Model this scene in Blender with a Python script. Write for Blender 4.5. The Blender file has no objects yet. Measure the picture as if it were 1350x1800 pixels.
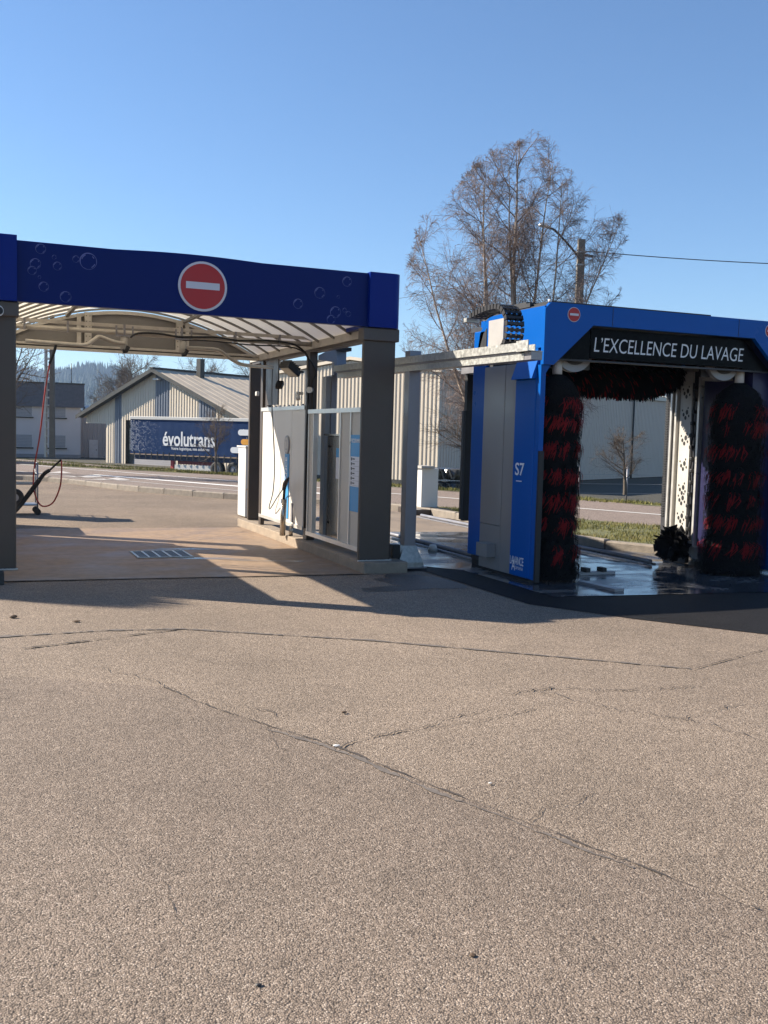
import bpy, bmesh, math, random
import numpy as np
from mathutils import Vector, Matrix, noise as mnoise
random.seed(7); np.random.seed(7)
S = bpy.context.scene
COL = S.collection
R = math.radians

# ------------------------------------------------------------------ camera
cam_d = bpy.data.cameras.new('camera'); cam = bpy.data.objects.new('camera', cam_d); COL.objects.link(cam)
PIT, ROL, YAW = 7.6506764e-02, -2.73753183e-02, 3.94029513e-01
EYE = Vector((0, 0, 1.6))
cy, sy = math.cos(YAW), math.sin(YAW)
F = Vector((sy*math.cos(PIT), cy*math.cos(PIT), -math.sin(PIT)))
rt = Vector((cy, -sy, 0)); dn = F.cross(rt)
c_, s_ = math.cos(ROL), math.sin(ROL)
rt2 = c_*rt + s_*dn; dn2 = -s_*rt + c_*dn
cam.matrix_world = Matrix(((rt2.x, -dn2.x, -F.x, EYE.x), (rt2.y, -dn2.y, -F.y, EYE.y), (rt2.z, -dn2.z, -F.z, EYE.z), (0, 0, 0, 1)))
cam_d.sensor_fit = 'VERTICAL'; cam_d.sensor_height = 24; cam_d.lens = 24*1750/1800
cam_d.clip_start = .05; cam_d.clip_end = 9000
S.camera = cam

# ------------------------------------------------------------------ world, sun, exposure
TO_SUN = Vector((-1.25, .93, 1.0)).normalized()
EL = math.asin(TO_SUN.z); AZ = math.atan2(TO_SUN.x, TO_SUN.y)
W = bpy.data.worlds.new('World'); S.world = W; W.use_nodes = True
wn = W.node_tree; wn.nodes.clear()
wo = wn.nodes.new('ShaderNodeOutputWorld'); wb = wn.nodes.new('ShaderNodeBackground'); sk = wn.nodes.new('ShaderNodeTexSky')
sk.sky_type = 'NISHITA'; sk.sun_disc = False; sk.sun_elevation = EL; sk.sun_rotation = AZ
sk.altitude = 600; sk.air_density = 1.12; sk.dust_density = 0.0; sk.ozone_density = 6.5
wb.inputs['Strength'].default_value = 0.07
wn.links.new(sk.outputs[0], wb.inputs[0]); wn.links.new(wb.outputs[0], wo.inputs[0])
sd = bpy.data.lights.new('sun', 'SUN'); sd.energy = 5.0; sd.angle = R(.53); sd.color = (1, .90, .76)
sun = bpy.data.objects.new('sun', sd); COL.objects.link(sun)
sun.rotation_mode = 'QUATERNION'; sun.rotation_quaternion = TO_SUN.to_track_quat('Z', 'Y')
sun.location = (-20, 20, 30)
S.view_settings.view_transform = 'Standard'; S.view_settings.look = 'None'
S.view_settings.exposure = 1.24; S.view_settings.gamma = 1; S.view_settings.use_curve_mapping = False
S.render.engine = 'CYCLES'
try:
    S.cycles.max_bounces = 8; S.cycles.volume_bounces = 0; S.cycles.transparent_max_bounces = 12
except Exception: pass

# ------------------------------------------------------------------ helpers
def C2(lat, dep):
    return (cy*lat + sy*dep, -sy*lat + cy*dep)

MATS = {}
def mat(name, col, rough=.6, metal=0., var=.12, scale=3., bump=0., bscale=60., dirt=None, dirt_amt=0., rvar=.1, spec=.5, coat=0., coords='Object', stretch=None):
    if name in MATS: return MATS[name]
    m = bpy.data.materials.new(name); m.use_nodes = True; nt = m.node_tree; N = nt.nodes; L = nt.links
    b = N['Principled BSDF']; b.inputs['Metallic'].default_value = metal
    b.inputs['Specular IOR Level'].default_value = spec
    b.inputs['Coat Weight'].default_value = coat
    tc = N.new('ShaderNodeTexCoord'); src = tc.outputs[coords]
    if stretch:
        mp = N.new('ShaderNodeMapping'); mp.inputs['Scale'].default_value = stretch; L.new(src, mp.inputs[0]); src = mp.outputs[0]
    n = N.new('ShaderNodeTexNoise'); n.inputs['Scale'].default_value = scale; n.inputs['Detail'].default_value = 8; n.inputs['Roughness'].default_value = .65
    L.new(src, n.inputs[0])
    r = N.new('ShaderNodeMapRange'); r.inputs[1].default_value = .3; r.inputs[2].default_value = .7; r.inputs[3].default_value = 1-var; r.inputs[4].default_value = 1+var
    L.new(n.outputs[0], r.inputs[0])
    mx = N.new('ShaderNodeMix'); mx.data_type = 'RGBA'; mx.blend_type = 'MULTIPLY'; mx.inputs[0].default_value = 1
    mx.inputs[6].default_value = (*col, 1); L.new(r.outputs[0], mx.inputs[7])
    out = mx.outputs[2]
    if dirt:
        n2 = N.new('ShaderNodeTexNoise'); n2.inputs['Scale'].default_value = scale*.45; n2.inputs['Detail'].default_value = 10; n2.inputs['Roughness'].default_value = .7
        L.new(src, n2.inputs[0])
        r2 = N.new('ShaderNodeMapRange'); r2.inputs[1].default_value = .5; r2.inputs[2].default_value = .75; r2.inputs[4].default_value = dirt_amt; L.new(n2.outputs[0], r2.inputs[0])
        m2 = N.new('ShaderNodeMix'); m2.data_type = 'RGBA'; L.new(r2.outputs[0], m2.inputs[0]); L.new(out, m2.inputs[6]); m2.inputs[7].default_value = (*dirt, 1)
        out = m2.outputs[2]
    L.new(out, b.inputs['Base Color'])
    r3 = N.new('ShaderNodeMapRange'); r3.inputs[1].default_value = .3; r3.inputs[2].default_value = .7
    r3.inputs[3].default_value = max(.02, rough-rvar); r3.inputs[4].default_value = min(1, rough+rvar); L.new(n.outputs[0], r3.inputs[0]); L.new(r3.outputs[0], b.inputs['Roughness'])
    if bump:
        nb = N.new('ShaderNodeTexNoise'); nb.inputs['Scale'].default_value = bscale; nb.inputs['Detail'].default_value = 4; L.new(src, nb.inputs[0])
        bp = N.new('ShaderNodeBump'); bp.inputs['Strength'].default_value = bump; bp.inputs['Distance'].default_value = .01; L.new(nb.outputs[0], bp.inputs['Height']); L.new(bp.outputs[0], b.inputs['Normal'])
    MATS[name] = m
    return m

def asphalt(name, c1, c2, c3, grain=95., bump=.9, rough=.85, patch=.16, spec=.3, patch_scale=.45):
    """exposed aggregate: pale stones of several tones set in a darker binder"""
    m = bpy.data.materials.new(name); m.use_nodes = True; nt = m.node_tree; N = nt.nodes; L = nt.links
    b = N['Principled BSDF']; b.inputs['Specular IOR Level'].default_value = spec
    tc = N.new('ShaderNodeTexCoord'); P = tc.outputs['Object']
    nz = N.new('ShaderNodeTexNoise'); nz.inputs['Scale'].default_value = 40; L.new(P, nz.inputs[0])
    v = N.new('ShaderNodeTexVoronoi'); v.inputs['Scale'].default_value = grain; v.inputs['Randomness'].default_value = 1; L.new(P, v.inputs[0])
    v2 = N.new('ShaderNodeTexVoronoi'); v2.inputs['Scale'].default_value = grain*.42; L.new(P, v2.inputs[0])
    big = N.new('ShaderNodeTexNoise'); big.inputs['Scale'].default_value = patch_scale; big.inputs['Detail'].default_value = 7; big.inputs['Roughness'].default_value = .62; L.new(P, big.inputs[0])
    mid = N.new('ShaderNodeTexNoise'); mid.inputs['Scale'].default_value = 7; mid.inputs['Detail'].default_value = 6; mid.inputs['Roughness'].default_value = .7; L.new(P, mid.inputs[0])
    sep = N.new('ShaderNodeSeparateColor'); L.new(v.outputs['Color'], sep.inputs[0])
    cr = N.new('ShaderNodeValToRGB'); e = cr.color_ramp.elements
    e[0].position = 0; e[0].color = (*c1, 1); e[1].position = 1; e[1].color = (*c3, 1)
    e2 = cr.color_ramp.elements.new(.28); e2.color = (*c2, 1)
    e3 = cr.color_ramp.elements.new(.8); e3.color = (*[x*1.18 for x in c2], 1)
    L.new(sep.outputs[0], cr.inputs[0])
    # binder between the stones
    rb = N.new('ShaderNodeMapRange'); rb.inputs[1].default_value = .45; rb.inputs[2].default_value = .8; rb.inputs[3].default_value = 1; rb.inputs[4].default_value = .42; L.new(v.outputs['Distance'], rb.inputs[0])
    mm = N.new('ShaderNodeMix'); mm.data_type = 'RGBA'; mm.blend_type = 'MULTIPLY'; mm.inputs[0].default_value = 1; L.new(cr.outputs[0], mm.inputs[6]); L.new(rb.outputs[0], mm.inputs[7])
    rg = N.new('ShaderNodeMapRange'); rg.inputs[1].default_value = .3; rg.inputs[2].default_value = .7; rg.inputs[3].default_value = 1-patch; rg.inputs[4].default_value = 1+patch*.8; L.new(big.outputs[0], rg.inputs[0])
    rm = N.new('ShaderNodeMapRange'); rm.inputs[1].default_value = .3; rm.inputs[2].default_value = .7; rm.inputs[3].default_value = .9; rm.inputs[4].default_value = 1.08; L.new(mid.outputs[0], rm.inputs[0])
    mu0 = N.new('ShaderNodeMath'); mu0.operation = 'MULTIPLY'; L.new(rg.outputs[0], mu0.inputs[0]); L.new(rm.outputs[0], mu0.inputs[1])
    st = N.new('ShaderNodeTexNoise'); st.inputs['Scale'].default_value = 1.9; st.inputs['Detail'].default_value = 9; st.inputs['Roughness'].default_value = .7; st.inputs['Distortion'].default_value = 1.2; L.new(P, st.inputs[0])
    rs_ = N.new('ShaderNodeMapRange'); rs_.inputs[1].default_value = .55; rs_.inputs[2].default_value = .74; rs_.inputs[3].default_value = 1; rs_.inputs[4].default_value = .78; L.new(st.outputs[0], rs_.inputs[0])
    mu1 = N.new('ShaderNodeMath'); mu1.operation = 'MULTIPLY'; L.new(mu0.outputs[0], mu1.inputs[0]); L.new(rs_.outputs[0], mu1.inputs[1])
    fine = N.new('ShaderNodeTexNoise'); fine.inputs['Scale'].default_value = 38; fine.inputs['Detail'].default_value = 5; fine.inputs['Roughness'].default_value = .75; L.new(P, fine.inputs[0])
    rf_ = N.new('ShaderNodeMapRange'); rf_.inputs[1].default_value = .35; rf_.inputs[2].default_value = .65; rf_.inputs[3].default_value = .80; rf_.inputs[4].default_value = 1.2; L.new(fine.outputs[0], rf_.inputs[0])
    mu = N.new('ShaderNodeMath'); mu.operation = 'MULTIPLY'; L.new(mu1.outputs[0], mu.inputs[0]); L.new(rf_.outputs[0], mu.inputs[1])
    m3 = N.new('ShaderNodeMix'); m3.data_type = 'RGBA'; m3.blend_type = 'MULTIPLY'; m3.inputs[0].default_value = 1; L.new(mm.outputs[2], m3.inputs[6]); L.new(mu.outputs[0], m3.inputs[7])
    L.new(m3.outputs[2], b.inputs['Base Color']); b.inputs['Roughness'].default_value = rough
    hh = N.new('ShaderNodeMath'); hh.operation = 'MULTIPLY_ADD'; L.new(v.outputs['Distance'], hh.inputs[0]); hh.inputs[1].default_value = -1.; 
    h2 = N.new('ShaderNodeMath'); h2.operation = 'MULTIPLY'; L.new(v2.outputs['Distance'], h2.inputs[0]); h2.inputs[1].default_value = -.6; L.new(h2.outputs[0], hh.inputs[2])
    bp = N.new('ShaderNodeBump'); bp.inputs['Strength'].default_value = bump; bp.inputs['Distance'].default_value = .006; L.new(hh.outputs[0], bp.inputs['Height']); L.new(bp.outputs[0], b.inputs['Normal'])
    MATS[name] = m
    return m

def wet_concrete(name, dry, wet, lo=.42, hi=.6, wr=.06, dr=.6):
    m = bpy.data.materials.new(name); m.use_nodes = True; nt = m.node_tree; N = nt.nodes; L = nt.links
    b = N['Principled BSDF']
    tc = N.new('ShaderNodeTexCoord'); mp = N.new('ShaderNodeMapping'); mp.inputs['Scale'].default_value = (1, 1.6, 1); L.new(tc.outputs['Object'], mp.inputs[0])
    n = N.new('ShaderNodeTexNoise'); n.inputs['Scale'].default_value = 1.1; n.inputs['Detail'].default_value = 9; n.inputs['Roughness'].default_value = .62; n.inputs['Distortion'].default_value = .6; L.new(mp.outputs[0], n.inputs[0])
    n2 = N.new('ShaderNodeTexNoise'); n2.inputs['Scale'].default_value = 9; n2.inputs['Detail'].default_value = 8; L.new(tc.outputs['Object'], n2.inputs[0])
    n3 = N.new('ShaderNodeTexNoise'); n3.inputs['Scale'].default_value = 90; n3.inputs['Detail'].default_value = 3; L.new(tc.outputs['Object'], n3.inputs[0])
    r = N.new('ShaderNodeMapRange'); r.inputs[1].default_value = lo; r.inputs[2].default_value = hi; L.new(n.outputs[0], r.inputs[0])
    mx = N.new('ShaderNodeMix'); mx.data_type = 'RGBA'; mx.inputs[6].default_value = (*wet, 1); mx.inputs[7].default_value = (*dry, 1); L.new(r.outputs[0], mx.inputs[0])
    r2 = N.new('ShaderNodeMapRange'); r2.inputs[1].default_value = .3; r2.inputs[2].default_value = .7; r2.inputs[3].default_value = .82; r2.inputs[4].default_value = 1.15; L.new(n2.outputs[0], r2.inputs[0])
    m3 = N.new('ShaderNodeMix'); m3.data_type = 'RGBA'; m3.blend_type = 'MULTIPLY'; m3.inputs[0].default_value = 1; L.new(mx.outputs[2], m3.inputs[6]); L.new(r2.outputs[0], m3.inputs[7])
    L.new(m3.outputs[2], b.inputs['Base Color'])
    rr = N.new('ShaderNodeMapRange'); rr.inputs[3].default_value = wr; rr.inputs[4].default_value = dr; L.new(r.outputs[0], rr.inputs[0]); L.new(rr.outputs[0], b.inputs['Roughness'])
    bp = N.new('ShaderNodeBump'); bp.inputs['Strength'].default_value = .25; bp.inputs['Distance'].default_value = .004
    mh = N.new('ShaderNodeMath'); mh.operation = 'MULTIPLY'; L.new(n3.outputs[0], mh.inputs[0]); L.new(r.outputs[0], mh.inputs[1]); L.new(mh.outputs[0], bp.inputs['Height']); L.new(bp.outputs[0], b.inputs['Normal'])
    MATS[name] = m
    return m

def link(name, me, m, parent=None, loc=None):
    o = bpy.data.objects.new(name, me)
    if m is not None and not me.materials: me.materials.append(m)
    COL.objects.link(o)
    if parent is not None: o.parent = parent
    if loc is not None: o.location = loc
    return o

def tag(o, label=None, cat=None, group=None, kind=None):
    if label: o['label'] = label
    if cat: o['category'] = cat
    if group: o['group'] = group
    if kind: o['kind'] = kind
    return o

def thing(name, label, cat, loc=(0, 0, 0), rz=0., group=None):
    o = bpy.data.objects.new(name, None); COL.objects.link(o); o.empty_display_size = .2
    o.location = loc; o.rotation_euler = (0, 0, rz); tag(o, label, cat, group)
    return o

class M:
    """collects shapes for ONE mesh object; world-axis shapes are shifted by the thing's own base"""
    def __init__(s, off=None): s.v = []; s.f = []; s.off = off; s.sm = []
    def add(s, vs, fs, smooth=False):
        b = len(s.v); s.v += [tuple(p) for p in vs]; s.f += [tuple(i+b for i in f) for f in fs]; s.sm += [smooth]*len(fs); return s
    def box(s, x0, x1, y0, y1, z0, z1, bev=0.):
        if bev <= 0:
            vs = [(x, y, z) for z in (z0, z1) for y in (y0, y1) for x in (x0, x1)]
            return s.add(vs, [(0, 2, 3, 1), (4, 5, 7, 6), (0, 1, 5, 4), (2, 6, 7, 3), (0, 4, 6, 2), (1, 3, 7, 5)])
        bm = bmesh.new(); bmesh.ops.create_cube(bm, size=1)
        for v in bm.verts: v.co = Vector(((x0+x1)/2+v.co.x*(x1-x0), (y0+y1)/2+v.co.y*(y1-y0), (z0+z1)/2+v.co.z*(z1-z0)))
        bmesh.ops.bevel(bm, geom=bm.edges[:], offset=bev, segments=2, affect='EDGES', profile=.5)
        return s.bm(bm)
    def bm(s, bm, smooth=False):
        bm.verts.index_update()
        s.add([v.co.copy() for v in bm.verts], [[v.index for v in f.verts] for f in bm.faces], smooth); bm.free(); return s
    def prism(s, pts, axis, a, b):
        """polygon pts extruded along axis 'x'|'y'|'z' from a to b"""
        def P(p, t): return {'x': (t, p[0], p[1]), 'y': (p[0], t, p[1]), 'z': (p[0], p[1], t)}[axis]
        n = len(pts); vs = [P(p, a) for p in pts]+[P(p, b) for p in pts]
        fs = [tuple(range(n-1, -1, -1)), tuple(range(n, 2*n))]+[(i, (i+1) % n, n+(i+1) % n, n+i) for i in range(n)]
        return s.add(vs, fs)
    def tube(s, pts, r, sides=8, cap=True, closed=False):
        pts = [Vector(p) for p in pts]; n = len(pts)
        rs = r if hasattr(r, '__len__') else [r]*n
        up = None; vs = []
        for i, p in enumerate(pts):
            t = (pts[min(i+1, n-1)]-pts[max(i-1, 0)]).normalized()
            if up is None:
                up = t.cross(Vector((0, 0, 1)) if abs(t.z) < .9 else Vector((1, 0, 0))).normalized()
            up = (up - t*up.dot(t)).normalized(); w = t.cross(up)
            for k in range(sides):
                a = 2*math.pi*k/sides; vs.append(p+(up*math.cos(a)+w*math.sin(a))*rs[i])
        fs = [(i*sides+k, i*sides+(k+1) % sides, (i+1)*sides+(k+1) % sides, (i+1)*sides+k) for i in range(n-1) for k in range(sides)]
        s.add(vs, fs, True)
        if cap:
            b = len(s.v)-len(vs)
            s.f += [tuple(b+k for k in range(sides-1, -1, -1)), tuple(b+(n-1)*sides+k for k in range(sides))]; s.sm += [False, False]
        return s
    def cyl(s, p, q, r, sides=20, r2=None): return s.tube([p, q], [r, r if r2 is None else r2], sides)
    def ribbon(s, pts, w, z):
        vs = []; n = len(pts)
        for i, p in enumerate(pts):
            a = Vector(pts[max(i-1, 0)][:2]); b = Vector(pts[min(i+1, n-1)][:2]); t = (b-a).normalized(); nn = Vector((-t.y, t.x))
            ww = w[i] if hasattr(w, '__len__') else w
            vs += [(p[0]+nn.x*ww/2, p[1]+nn.y*ww/2, z), (p[0]-nn.x*ww/2, p[1]-nn.y*ww/2, z)]
        return s.add(vs, [(2*i, 2*i+1, 2*i+3, 2*i+2) for i in range(n-1)])
    def mesh(s, name):
        o = s.off or (0, 0, 0)
        me = bpy.data.meshes.new(name); me.from_pydata([(x-o[0], y-o[1], z-o[2]) for x, y, z in s.v], [], s.f)
        if any(s.sm): me.polygons.foreach_set('use_smooth', s.sm)
        me.update(); return me
    def build(s, name, m, parent=None, label=None, kind=None):
        if parent is not None and s.off is None and parent.rotation_euler[2] == 0:
            r = parent
            o = Vector(r.location)
            while r.parent is not None: r = r.parent; o += r.location
            s.off = tuple(o)
        ob = link(name, s.mesh(name), m, parent)
        if label: ob['label'] = label
        if kind: ob['kind'] = kind
        return ob

class ML(M):
    """same, but in the thing's own local axes"""
    def __init__(s): super().__init__((0, 0, 0))

def smooth_path(pts, k=6):
    P = [Vector(p) for p in pts]; out = []
    for i in range(len(P)-1):
        p0 = P[max(i-1, 0)]; p1 = P[i]; p2 = P[i+1]; p3 = P[min(i+2, len(P)-1)]
        for j in range(k):
            t = j/k
            out.append(.5*((2*p1)+(-p0+p2)*t+(2*p0-5*p1+4*p2-p3)*t*t+(-p0+3*p1-3*p2+p3)*t**3))
    out.append(P[-1]); return out

def lettering(txt, w, h, m, parent, origin, ux, uz, bold=0., shear=0., depth=.0, name='lettering', spacing=1., keep=False):
    """flat lettering fitted to w x h metres; origin = centre, ux = reading direction, uz = up"""
    cu = bpy.data.curves.new('t', 'FONT'); cu.body = txt; cu.size = 1; cu.offset = bold; cu.shear = shear; cu.align_x = 'CENTER'; cu.space_character = spacing
    cu.resolution_u = 4
    to = bpy.data.objects.new('t', cu); COL.objects.link(to)
    dg = bpy.context.evaluated_depsgraph_get(); dg.update()
    me = bpy.data.meshes.new_from_object(to.evaluated_get(dg)); bpy.data.objects.remove(to); bpy.data.curves.remove(cu)
    n = len(me.vertices); co = np.empty(n*3, np.float32); me.vertices.foreach_get('co', co); co = co.reshape(-1, 3)
    mn, mxx = co.min(0), co.max(0); c = (mn+mxx)/2
    ux = Vector(ux).normalized(); uz = Vector(uz).normalized()
    a = (co[:, 0]-c[0])/(mxx[0]-mn[0])*w; b = (co[:, 1]-c[1])/(mxx[1]-mn[1])*h
    off = Vector((0, 0, 0)); r = parent
    if not keep:
        while r is not None: off += r.location; r = r.parent
    o = Vector(origin)-off
    q = np.array(o)[None, :]+a[:, None]*np.array(ux)[None, :]+b[:, None]*np.array(uz)[None, :]
    me.vertices.foreach_set('co', q.astype(np.float32).ravel()); me.update(); me.materials.clear()
    return link(name, me, m, parent)

# ------------------------------------------------------------------ materials
A_MAIN = asphalt('asphalt_main', (0.1185, 0.09032, 0.06867), (0.2524, 0.1957, 0.1472), (0.4738, 0.3864, 0.309), grain=150, bump=.62, patch=.20)
A_BACK = asphalt('asphalt_back', (.11, 0.08203, 0.0594), (.225, 0.1689, 0.1215), (.40, 0.3185, 0.2385), grain=110, bump=.6, patch=.24)
A_OLD = asphalt('asphalt_old', (0.1081, 0.08329, 0.06475), (0.2215, 0.1707, 0.1305), (0.4223, 0.3462, 0.2796), grain=165, bump=.6, patch=.18)
A_NEW = asphalt('asphalt_new', (.012, .012, .013), (.02, .0195, .021), (.038, .036, .036), grain=130, bump=.4, patch=.25, rough=.7, spec=.12)
A_ROAD = asphalt('asphalt_road', (.15, 0.1158, 0.0945), (.235, 0.1833, 0.1512), (.32, 0.2557, 0.2115), grain=70, bump=.4, patch=.10)
CRACK = mat('crack_dark', (.065, .052, .043), .95)
SEAM = mat('seam_tar', (.13, .11, .095), .9, var=.3, scale=20)
SLAB = wet_concrete('bay_concrete', (.255, .175, .112), (.205, .142, .095), lo=.36, hi=.62, wr=.5, dr=.75)
WET = wet_concrete('wash_concrete', (.15, .14, .135), (.05, .055, .062), lo=.44, hi=.66, wr=.05, dr=.45)
KERB = mat('kerb_concrete', (.24, .205, .165), .9, var=.25, scale=9, bump=.7, bscale=70, dirt=(.14, .12, .10), dirt_amt=.6)
PLINTH = mat('plinth_concrete', (.27, .215, .16), .9, var=.2, scale=7, bump=.6, bscale=60, dirt=(.17, .14, .11), dirt_amt=.6)
WHITEL = mat('road_paint', (.72, .70, .66), .7, var=.15, scale=12)
WORNL = mat('worn_paint', (.42, .39, .36), .8, var=.3, scale=14)
GROUND = mat('soil', (.042, .038, .026), .95, var=.3, scale=1.5, bump=.6, bscale=20)
SOILG = mat('verge_soil', (.115, .115, .045), .95, var=.35, scale=3, bump=.6, bscale=40)
NAVY = mat('navy_paint', (.0008, .011, .112), .32, var=.05, scale=1.2, spec=.12, rvar=.05)
NAVYC = mat('navy_cap', (.0015, .017, .18), .3, var=.05, scale=1.5, spec=.12, rvar=.05)
BROWN = mat('brown_steel', (.060, .044, .034), .42, var=.12, scale=4, dirt=(.075, .06, .048), dirt_amt=.35)
BROWN2 = mat('brown_collar', (.085, .07, .058), .5, var=.15, scale=6)
CREAM = mat('cream_steel', (.47, .44, .39), .55, var=.15, scale=5, dirt=(.22, .19, .15), dirt_amt=.55)
TAUPE = mat('taupe_panel', (.19, .18, .168), .6, var=.12, scale=2, dirt=(.14, .12, .1), dirt_amt=.4)
RIBM = mat('rib_steel', (.20, .19, .172), .6, var=.15, scale=6)
PIPE = mat('galv_pipe', (.50, .46, .40), .45, metal=.35, var=.15, scale=8, dirt=(.25, .2, .15), dirt_amt=.4)
GALV = mat('galvanised', (.42, .42, .395), .42, metal=.55, var=.28, scale=26, rvar=.14)
GALVD = mat('grey_steel', (.25, .245, .26), .4, metal=.4, var=.08, scale=5)
ALU = mat('aluminium', (.66, .64, .60), .35, metal=.6, var=.08, scale=4)
STEEL = mat('stainless', (.40, .37, .33), .27, metal=.9, var=.1, scale=3, rvar=.08, stretch=(1, 1, .15))
WPAN = mat('white_panel', (.60, .57, .525), .45, var=.05, scale=1.5, dirt=(.42, .38, .33), dirt_amt=.35, stretch=(1, 1, .3))
GPAN = mat('beige_panel', (.46, .42, .365), .5, var=.05, scale=2, dirt=(.42, .38, .32), dirt_amt=.4, stretch=(1, 1, .3))
WHITE = mat('white_plastic', (.60, .58, .54), .4, var=.04)
BLACK = mat('black_rubber', (.012, .012, .013), .55, var=.2)
BLACKG = mat('black_gloss', (.003, .003, .004), .3, var=.1, dirt=(.012, .012, .013), dirt_amt=.5, scale=5, spec=.05)
MBLUE = mat('machine_blue', (.0015, .085, .36), .3, var=.05, scale=1, spec=.15, rvar=.05)
MGREY = mat('machine_grey', (.28, .268, .265), .38, metal=.35, var=.05, scale=2)
MSILV = mat('machine_silver', (.38, .365, .345), .5, metal=.1, var=.05)
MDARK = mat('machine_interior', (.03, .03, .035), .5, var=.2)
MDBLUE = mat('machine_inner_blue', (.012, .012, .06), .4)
SIGNR = mat('sign_red', (.42, .012, .012), .45, var=.04)
SIGNW = mat('sign_white', (.58, .58, .62), .45, var=.03)
LETW = mat('letter_white', (.72, .73, .74), .5, var=.03)
DBLUE = mat('decal_blue', (.035, .25, .52), .45, var=.05)
BUB = mat('bubble_print', (.09, .11, .30), .4, var=.3, scale=9)
BUBD = mat('bubble_print_faint', (.003, .014, .145), .4, var=.4, scale=7)
BRB = mat('brush_black', (.006, .006, .007), .85, var=.4, scale=30, spec=.2)
BRR = mat('brush_red', (.20, .009, .011), .75, var=.35, scale=30, spec=.2)
REDH = mat('red_hose', (.38, .05, .04), .45)
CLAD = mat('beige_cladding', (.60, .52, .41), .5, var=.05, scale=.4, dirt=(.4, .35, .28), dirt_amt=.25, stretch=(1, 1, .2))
CLADD = mat('slate_cladding', (.12, .14, .18), .45, var=.06, scale=.5)
CLADG = mat('grey_cladding', (.30, .29, .30), .5, var=.05, scale=.5)
ROOFM = mat('fibre_roof', (.50, .42, .32), .8, var=.14, scale=.7, dirt=(.30, .25, .2), dirt_amt=.4)
DTRIM = mat('dark_trim', (.028, .027, .022), .5)
RENDER = mat('house_render', (.50, .475, .47), .9, var=.04, scale=.6, bump=.3, bscale=30)
RENDB = mat('house_base', (.23, .22, .22), .9, var=.15, scale=2)
TILE = mat('slate_tile', (.095, .083, .08), .7, var=.25, scale=3)
SHUT = mat('grey_shutter', (.27, .27, .28), .6, var=.05)
TARP = mat('trailer_curtain', (.012, .035, .105), .45, var=.08, scale=.8, spec=.12)
ORANGE = mat('orange_print', (.75, .33, .03), .5)
CONCP = mat('pole_concrete', (.15, .125, .10), .9, var=.2, scale=4)
WOODP = mat('pole_weathered', (.20, .17, .13), .9, var=.25, scale=5)
BIRCH = mat('birch_bark', (.34, .27, .21), .8, var=.45, scale=6, stretch=(1, 1, .4))
TWIG = mat('birch_twig', (.20, .15, .13), .85, var=.25, scale=1)
BARK = mat('grey_bark', (.10, .08, .06), .9, var=.3, scale=4)
TWIG2 = mat('bare_twig', (.10, .075, .055), .9, var=.3, scale=.5)
FIR = mat('fir_green', (.022, .04, .022), .95, var=.4, scale=.02)
HILLM = mat('wooded_slope', (.04, .05, .03), .95, var=.4, scale=.02)
TYRE = mat('tyre_rubber', (.018, .018, .018), .75, var=.4, scale=10)
WRAP = mat('tyre_wrap', (.05, .05, .05), .28, var=.5, scale=8, rvar=.15)

# roof sheet lets some daylight through
RSH = bpy.data.materials.new('roof_polycarbonate'); RSH.use_nodes = True; _n = RSH.node_tree.nodes; _l = RSH.node_tree.links; _n.clear()
_o = _n.new('ShaderNodeOutputMaterial'); _mx = _n.new('ShaderNodeMixShader'); _d = _n.new('ShaderNodeBsdfDiffuse'); _t = _n.new('ShaderNodeBsdfTranslucent')
_nz = _n.new('ShaderNodeTexNoise'); _nz.inputs['Scale'].default_value = 2.2; _nz.inputs['Detail'].default_value = 9
_cr = _n.new('ShaderNodeValToRGB'); _cr.color_ramp.elements[0].position = .3; _cr.color_ramp.elements[0].color = (.70, .66, .59, 1); _cr.color_ramp.elements[1].position = .65; _cr.color_ramp.elements[1].color = (.86, .83, .77, 1)
_tc = _n.new('ShaderNodeTexCoord'); _l.new(_tc.outputs['Object'], _nz.inputs[0]); _l.new(_nz.outputs[0], _cr.inputs[0]); _l.new(_cr.outputs[0], _d.inputs[0]); _t.inputs[0].default_value = (.90, .86, .78, 1)
_mx.inputs[0].default_value = .70; _l.new(_d.outputs[0], _mx.inputs[1]); _l.new(_t.outputs[0], _mx.inputs[2]); _l.new(_mx.outputs[0], _o.inputs[0])

# grass blades, two tones by place
GRASS = bpy.data.materials.new('grass_blades'); GRASS.use_nodes = True; _n = GRASS.node_tree.nodes; _l = GRASS.node_tree.links
_b = _n['Principled BSDF']; _b.inputs['Roughness'].default_value = .9; _b.inputs['Specular IOR Level'].default_value = .15
_nz = _n.new('ShaderNodeTexNoise'); _nz.inputs['Scale'].default_value = 1.7; _nz.inputs['Detail'].default_value = 9; _nz.inputs['Roughness'].default_value = .75
_cr = _n.new('ShaderNodeValToRGB'); _e = _cr.color_ramp.elements; _e[0].position = .34; _e[0].color = (.105, .110, .025, 1); _e[1].position = .66; _e[1].color = (.27, .22, .11, 1)
_m = _cr.color_ramp.elements.new(.5); _m.color = (.165, .155, .048, 1)
_tc = _n.new('ShaderNodeTexCoord'); _l.new(_tc.outputs['Object'], _nz.inputs[0]); _l.new(_nz.outputs[0], _cr.inputs[0]); _l.new(_cr.outputs[0], _b.inputs[0])

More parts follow.
